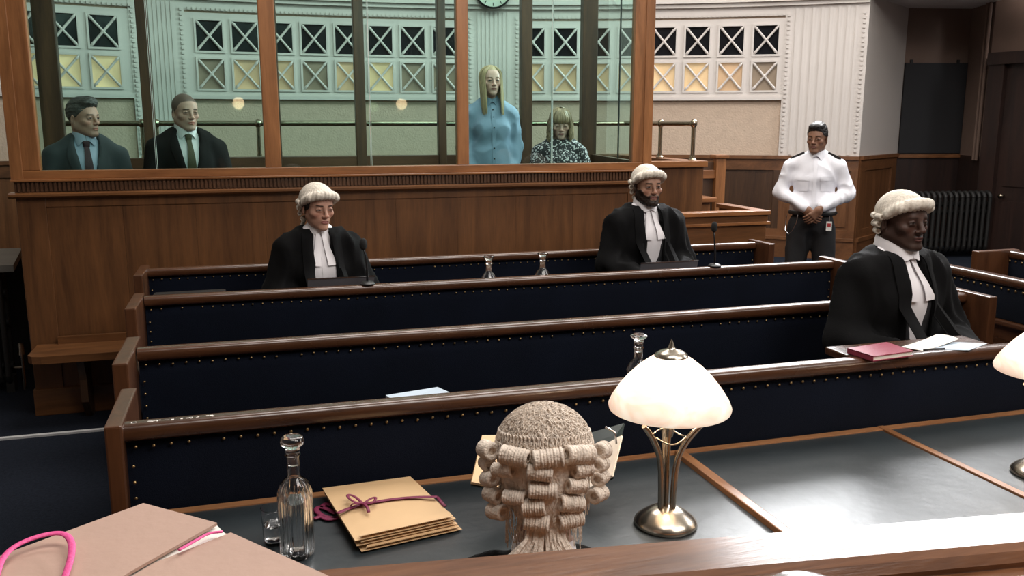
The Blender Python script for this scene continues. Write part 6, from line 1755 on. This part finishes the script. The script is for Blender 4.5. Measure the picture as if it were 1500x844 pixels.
def clerk_wig(fig):
    mat = 'wig_hair'
    # crown with frizzed hair
    f = Field((-0.15, -0.17, -0.19), (0.15, 0.18, 0.19), 0.004)
    f.ell((0, 0.016, 0.030), (0.100, 0.116, 0.092), 0.02)
    f.ell((0, 0.046, -0.045), (0.082, 0.070, 0.085), 0.05)
    f.cap((0, 0.085, -0.07), (0, 0.085, -0.145), 0.038, 0.030, 0.04)
    hx = np.array([-0.2, -0.105, -0.075, -0.045, -0.02, 0.015, 0.05, 0.09, 0.2]); hz = np.array([0.07, 0.06, 0.046, 0.02, -0.02, -0.10, -0.15, -0.17, -0.17])
    f.cut(lambda X, Y, Z: (np.interp(Y, hx, hz).astype(np.float32) - Z) * 0.8 + 0 * X)
    V, Fc = f.mesh(); N = vnormals(V, Fc)
    V = V + N * (0.0016 * wav(V * np.array([1.6, 1.6, 0.35]), 150))[:, None]
    fig.kid('wig', fig.h2b(V), Fc, mat)
    # frizz: small crimped loops standing off the crown
    rg = random.Random(4); m = MB()
    for i in range(3600):
        az = rg.uniform(0, 2 * PI); u = rg.uniform(0.0, 1.0)
        pol = math.acos(1 - u * 0.98)
        d = np.array([math.sin(pol) * math.sin(az), math.sin(pol) * math.cos(az), math.cos(pol)])
        p = np.array([0, 0.016, 0.030]) + d * np.array([0.100, 0.116, 0.092])
        nn = d / np.array([0.100, 0.116, 0.092]); nn /= np.linalg.norm(nn)
        dn = np.array([0, 0, -1.0]); dn = dn - nn * (dn @ nn); L_ = np.linalg.norm(dn)
        t = dn / L_ if L_ > 0.15 else np.array([math.cos(az), -math.sin(az), 0])
        s_ = np.cross(nn, t); k = rg.uniform(-0.9, 0.9); t = t * math.cos(k) + s_ * math.sin(k); s_ = np.cross(nn, t)
        a = rg.uniform(0.004, 0.008); hgt = rg.uniform(0.003, 0.006)
        pts = [p - t * a, p - t * a * 0.5 + nn * hgt + s_ * 0.001, p + t * a * 0.3 + nn * hgt * 1.1 - s_ * 0.001, p + t * a - nn * 0.001]
        m.tube(pts, 0.00105, 3, caps=False)
    fig.kid_mb('frizz', m, mat, head=True, par='wig')
    # row of upright loops along the lower edge of the crown
    m = MB()
    for i in range(46):
        a = math.radians(-118 + 236 * i / 45)          # azimuth from the back
        for lv, z_ in ((0, 0.036), (1, 0.058)):
            aa = a + lv * 0.045
            c = np.array([math.sin(aa) * 0.103, 0.016 + math.cos(aa) * 0.119, z_]); s_ = np.array([math.cos(aa), -math.sin(aa), 0]); nn = np.array([math.sin(aa), math.cos(aa), 0])
            c = c * np.array([1, 1, 1]) - nn * (0.012 * lv * 0.5)
            pts = [c + s_ * 0.0048 * math.cos(t) + np.array([0, 0, 0.0135 * math.sin(t)]) + nn * (0.002 - 0.16 * 0.0135 * math.sin(t)) for t in np.linspace(0, 2 * PI, 11)[:-1]]
            m.tube(pts, 0.0019, 4, closed=True)
    fig.kid_mb('loop_row', m, mat, head=True, par='wig')
    # rolled curls, placed as seen from behind: (x to the right, z, length, radius)
    rows = [(-0.118, 0.016, 0.045, 0.019), (-0.060, 0.018, 0.062, 0.0195), (0.006, 0.018, 0.062, 0.0195), (0.070, 0.022, 0.064, 0.0195), (0.120, 0.014, 0.040, 0.0185),
            (-0.084, -0.018, 0.050, 0.0150), (-0.010, -0.016, 0.052, 0.0160), (0.076, -0.014, 0.042, 0.0160), (0.117, -0.016, 0.034, 0.0160), (-0.120, -0.020, 0.034, 0.0155),
            (-0.114, -0.052, 0.036, 0.0160), (-0.004, -0.058, 0.058, 0.0165), (0.064, -0.050, 0.042, 0.0155), (0.117, -0.048, 0.036, 0.0165),
            (-0.106, -0.086, 0.040, 0.0165), (-0.060, -0.080, 0.050, 0.0150), (-0.022, -0.098, 0.048, 0.0175), (0.054, -0.092, 0.052, 0.0170), (0.112, -0.086, 0.042, 0.0160),
            (-0.098, -0.124, 0.042, 0.0165), (-0.016, -0.136, 0.052, 0.0175), (0.052, -0.132, 0.054, 0.0170)]
    for i, (x, z, L_, r_) in enumerate(rows):
        z = z * 0.86 + 0.016
        X = -x                                           # the figure faces away, so its own x runs the other way
        kz = math.sqrt(max(0.25, 1 - ((z - 0.03) / 0.26) ** 2))
        xx = min(0.985, abs(X) / (0.122 * 1.0))
        Y = 0.016 + 0.122 * kz * math.sqrt(max(0.0, 1 - xx * xx))
        if z < -0.08 and abs(X) < 0.07: Y = max(Y, 0.112)
        az = math.atan2(X / 0.12, (Y - 0.016) / 0.12 + 0.25)
        tilt = 0.12 * math.sin(i * 2.3)
        fig.kid_mb('curl', curl_roll((X, Y, z), (math.cos(az), -math.sin(az), tilt), r_, L_, 16, 9, i + 50), mat, head=True, par='wig')
    # fibres between the curls
    m = MB()
    for i in range(300):
        a = math.radians(rg.uniform(-95, 95)); z1 = rg.uniform(-0.14, 0.0)
        kz = 0.80 if z1 < -0.07 else 0.95
        P = []
        for t in np.linspace(0, 1, 4):
            z_ = z1 - 0.035 * t
            P.append((math.sin(a + 0.03 * math.sin(t * 7 + i)) * 0.101 * kz, 0.018 + math.cos(a) * 0.117 * kz + 0.002 * math.sin(t * 9 + i), z_))
        m.tube(P, 0.0011, 3, caps=False)
    fig.kid_mb('loose_fibres', m, mat, head=True, par='wig')
    # queue: tails spreading below the last curls
    for sg, spread in ((-1, 0.055), (1, 0.075)):
        m = MB()
        for i in range(26):
            u = i / 25; x0 = sg * (0.004 + 0.030 * u)
            P = [(x0, 0.108, -0.105), (x0 * 1.15, 0.120, -0.135), (x0 * 1.2 + sg * spread * 0.35 * u, 0.128, -0.165), (x0 * 1.2 + sg * spread * (0.3 + u), 0.134, -0.22)]
            P = [(p[0] + rg.uniform(-.002, .002), p[1] + rg.uniform(-.006, .006), p[2]) for p in P]
            m.tube(P, [0.004, 0.0042, 0.004, 0.0028], 5)
        fig.kid_mb('tail', m, mat, head=True, par='wig')
clerk_wig(fg)
fg.finish()
chair("plain chair under the clerk, hidden behind the judge's bench", 0.60, 1.60, 0.0, math.radians(162), 0.42, None, 'clerk_chair', 0.32, 'pew_wood_z')

for o in list(bpy.data.objects):
    if o.name.split('.')[0] in ('frizz', 'loop_row', 'loose_fibres', 'hair_lengths', 'fringe'): o['kind'] = 'stuff'
    if 'org' in o.keys(): del o['org']
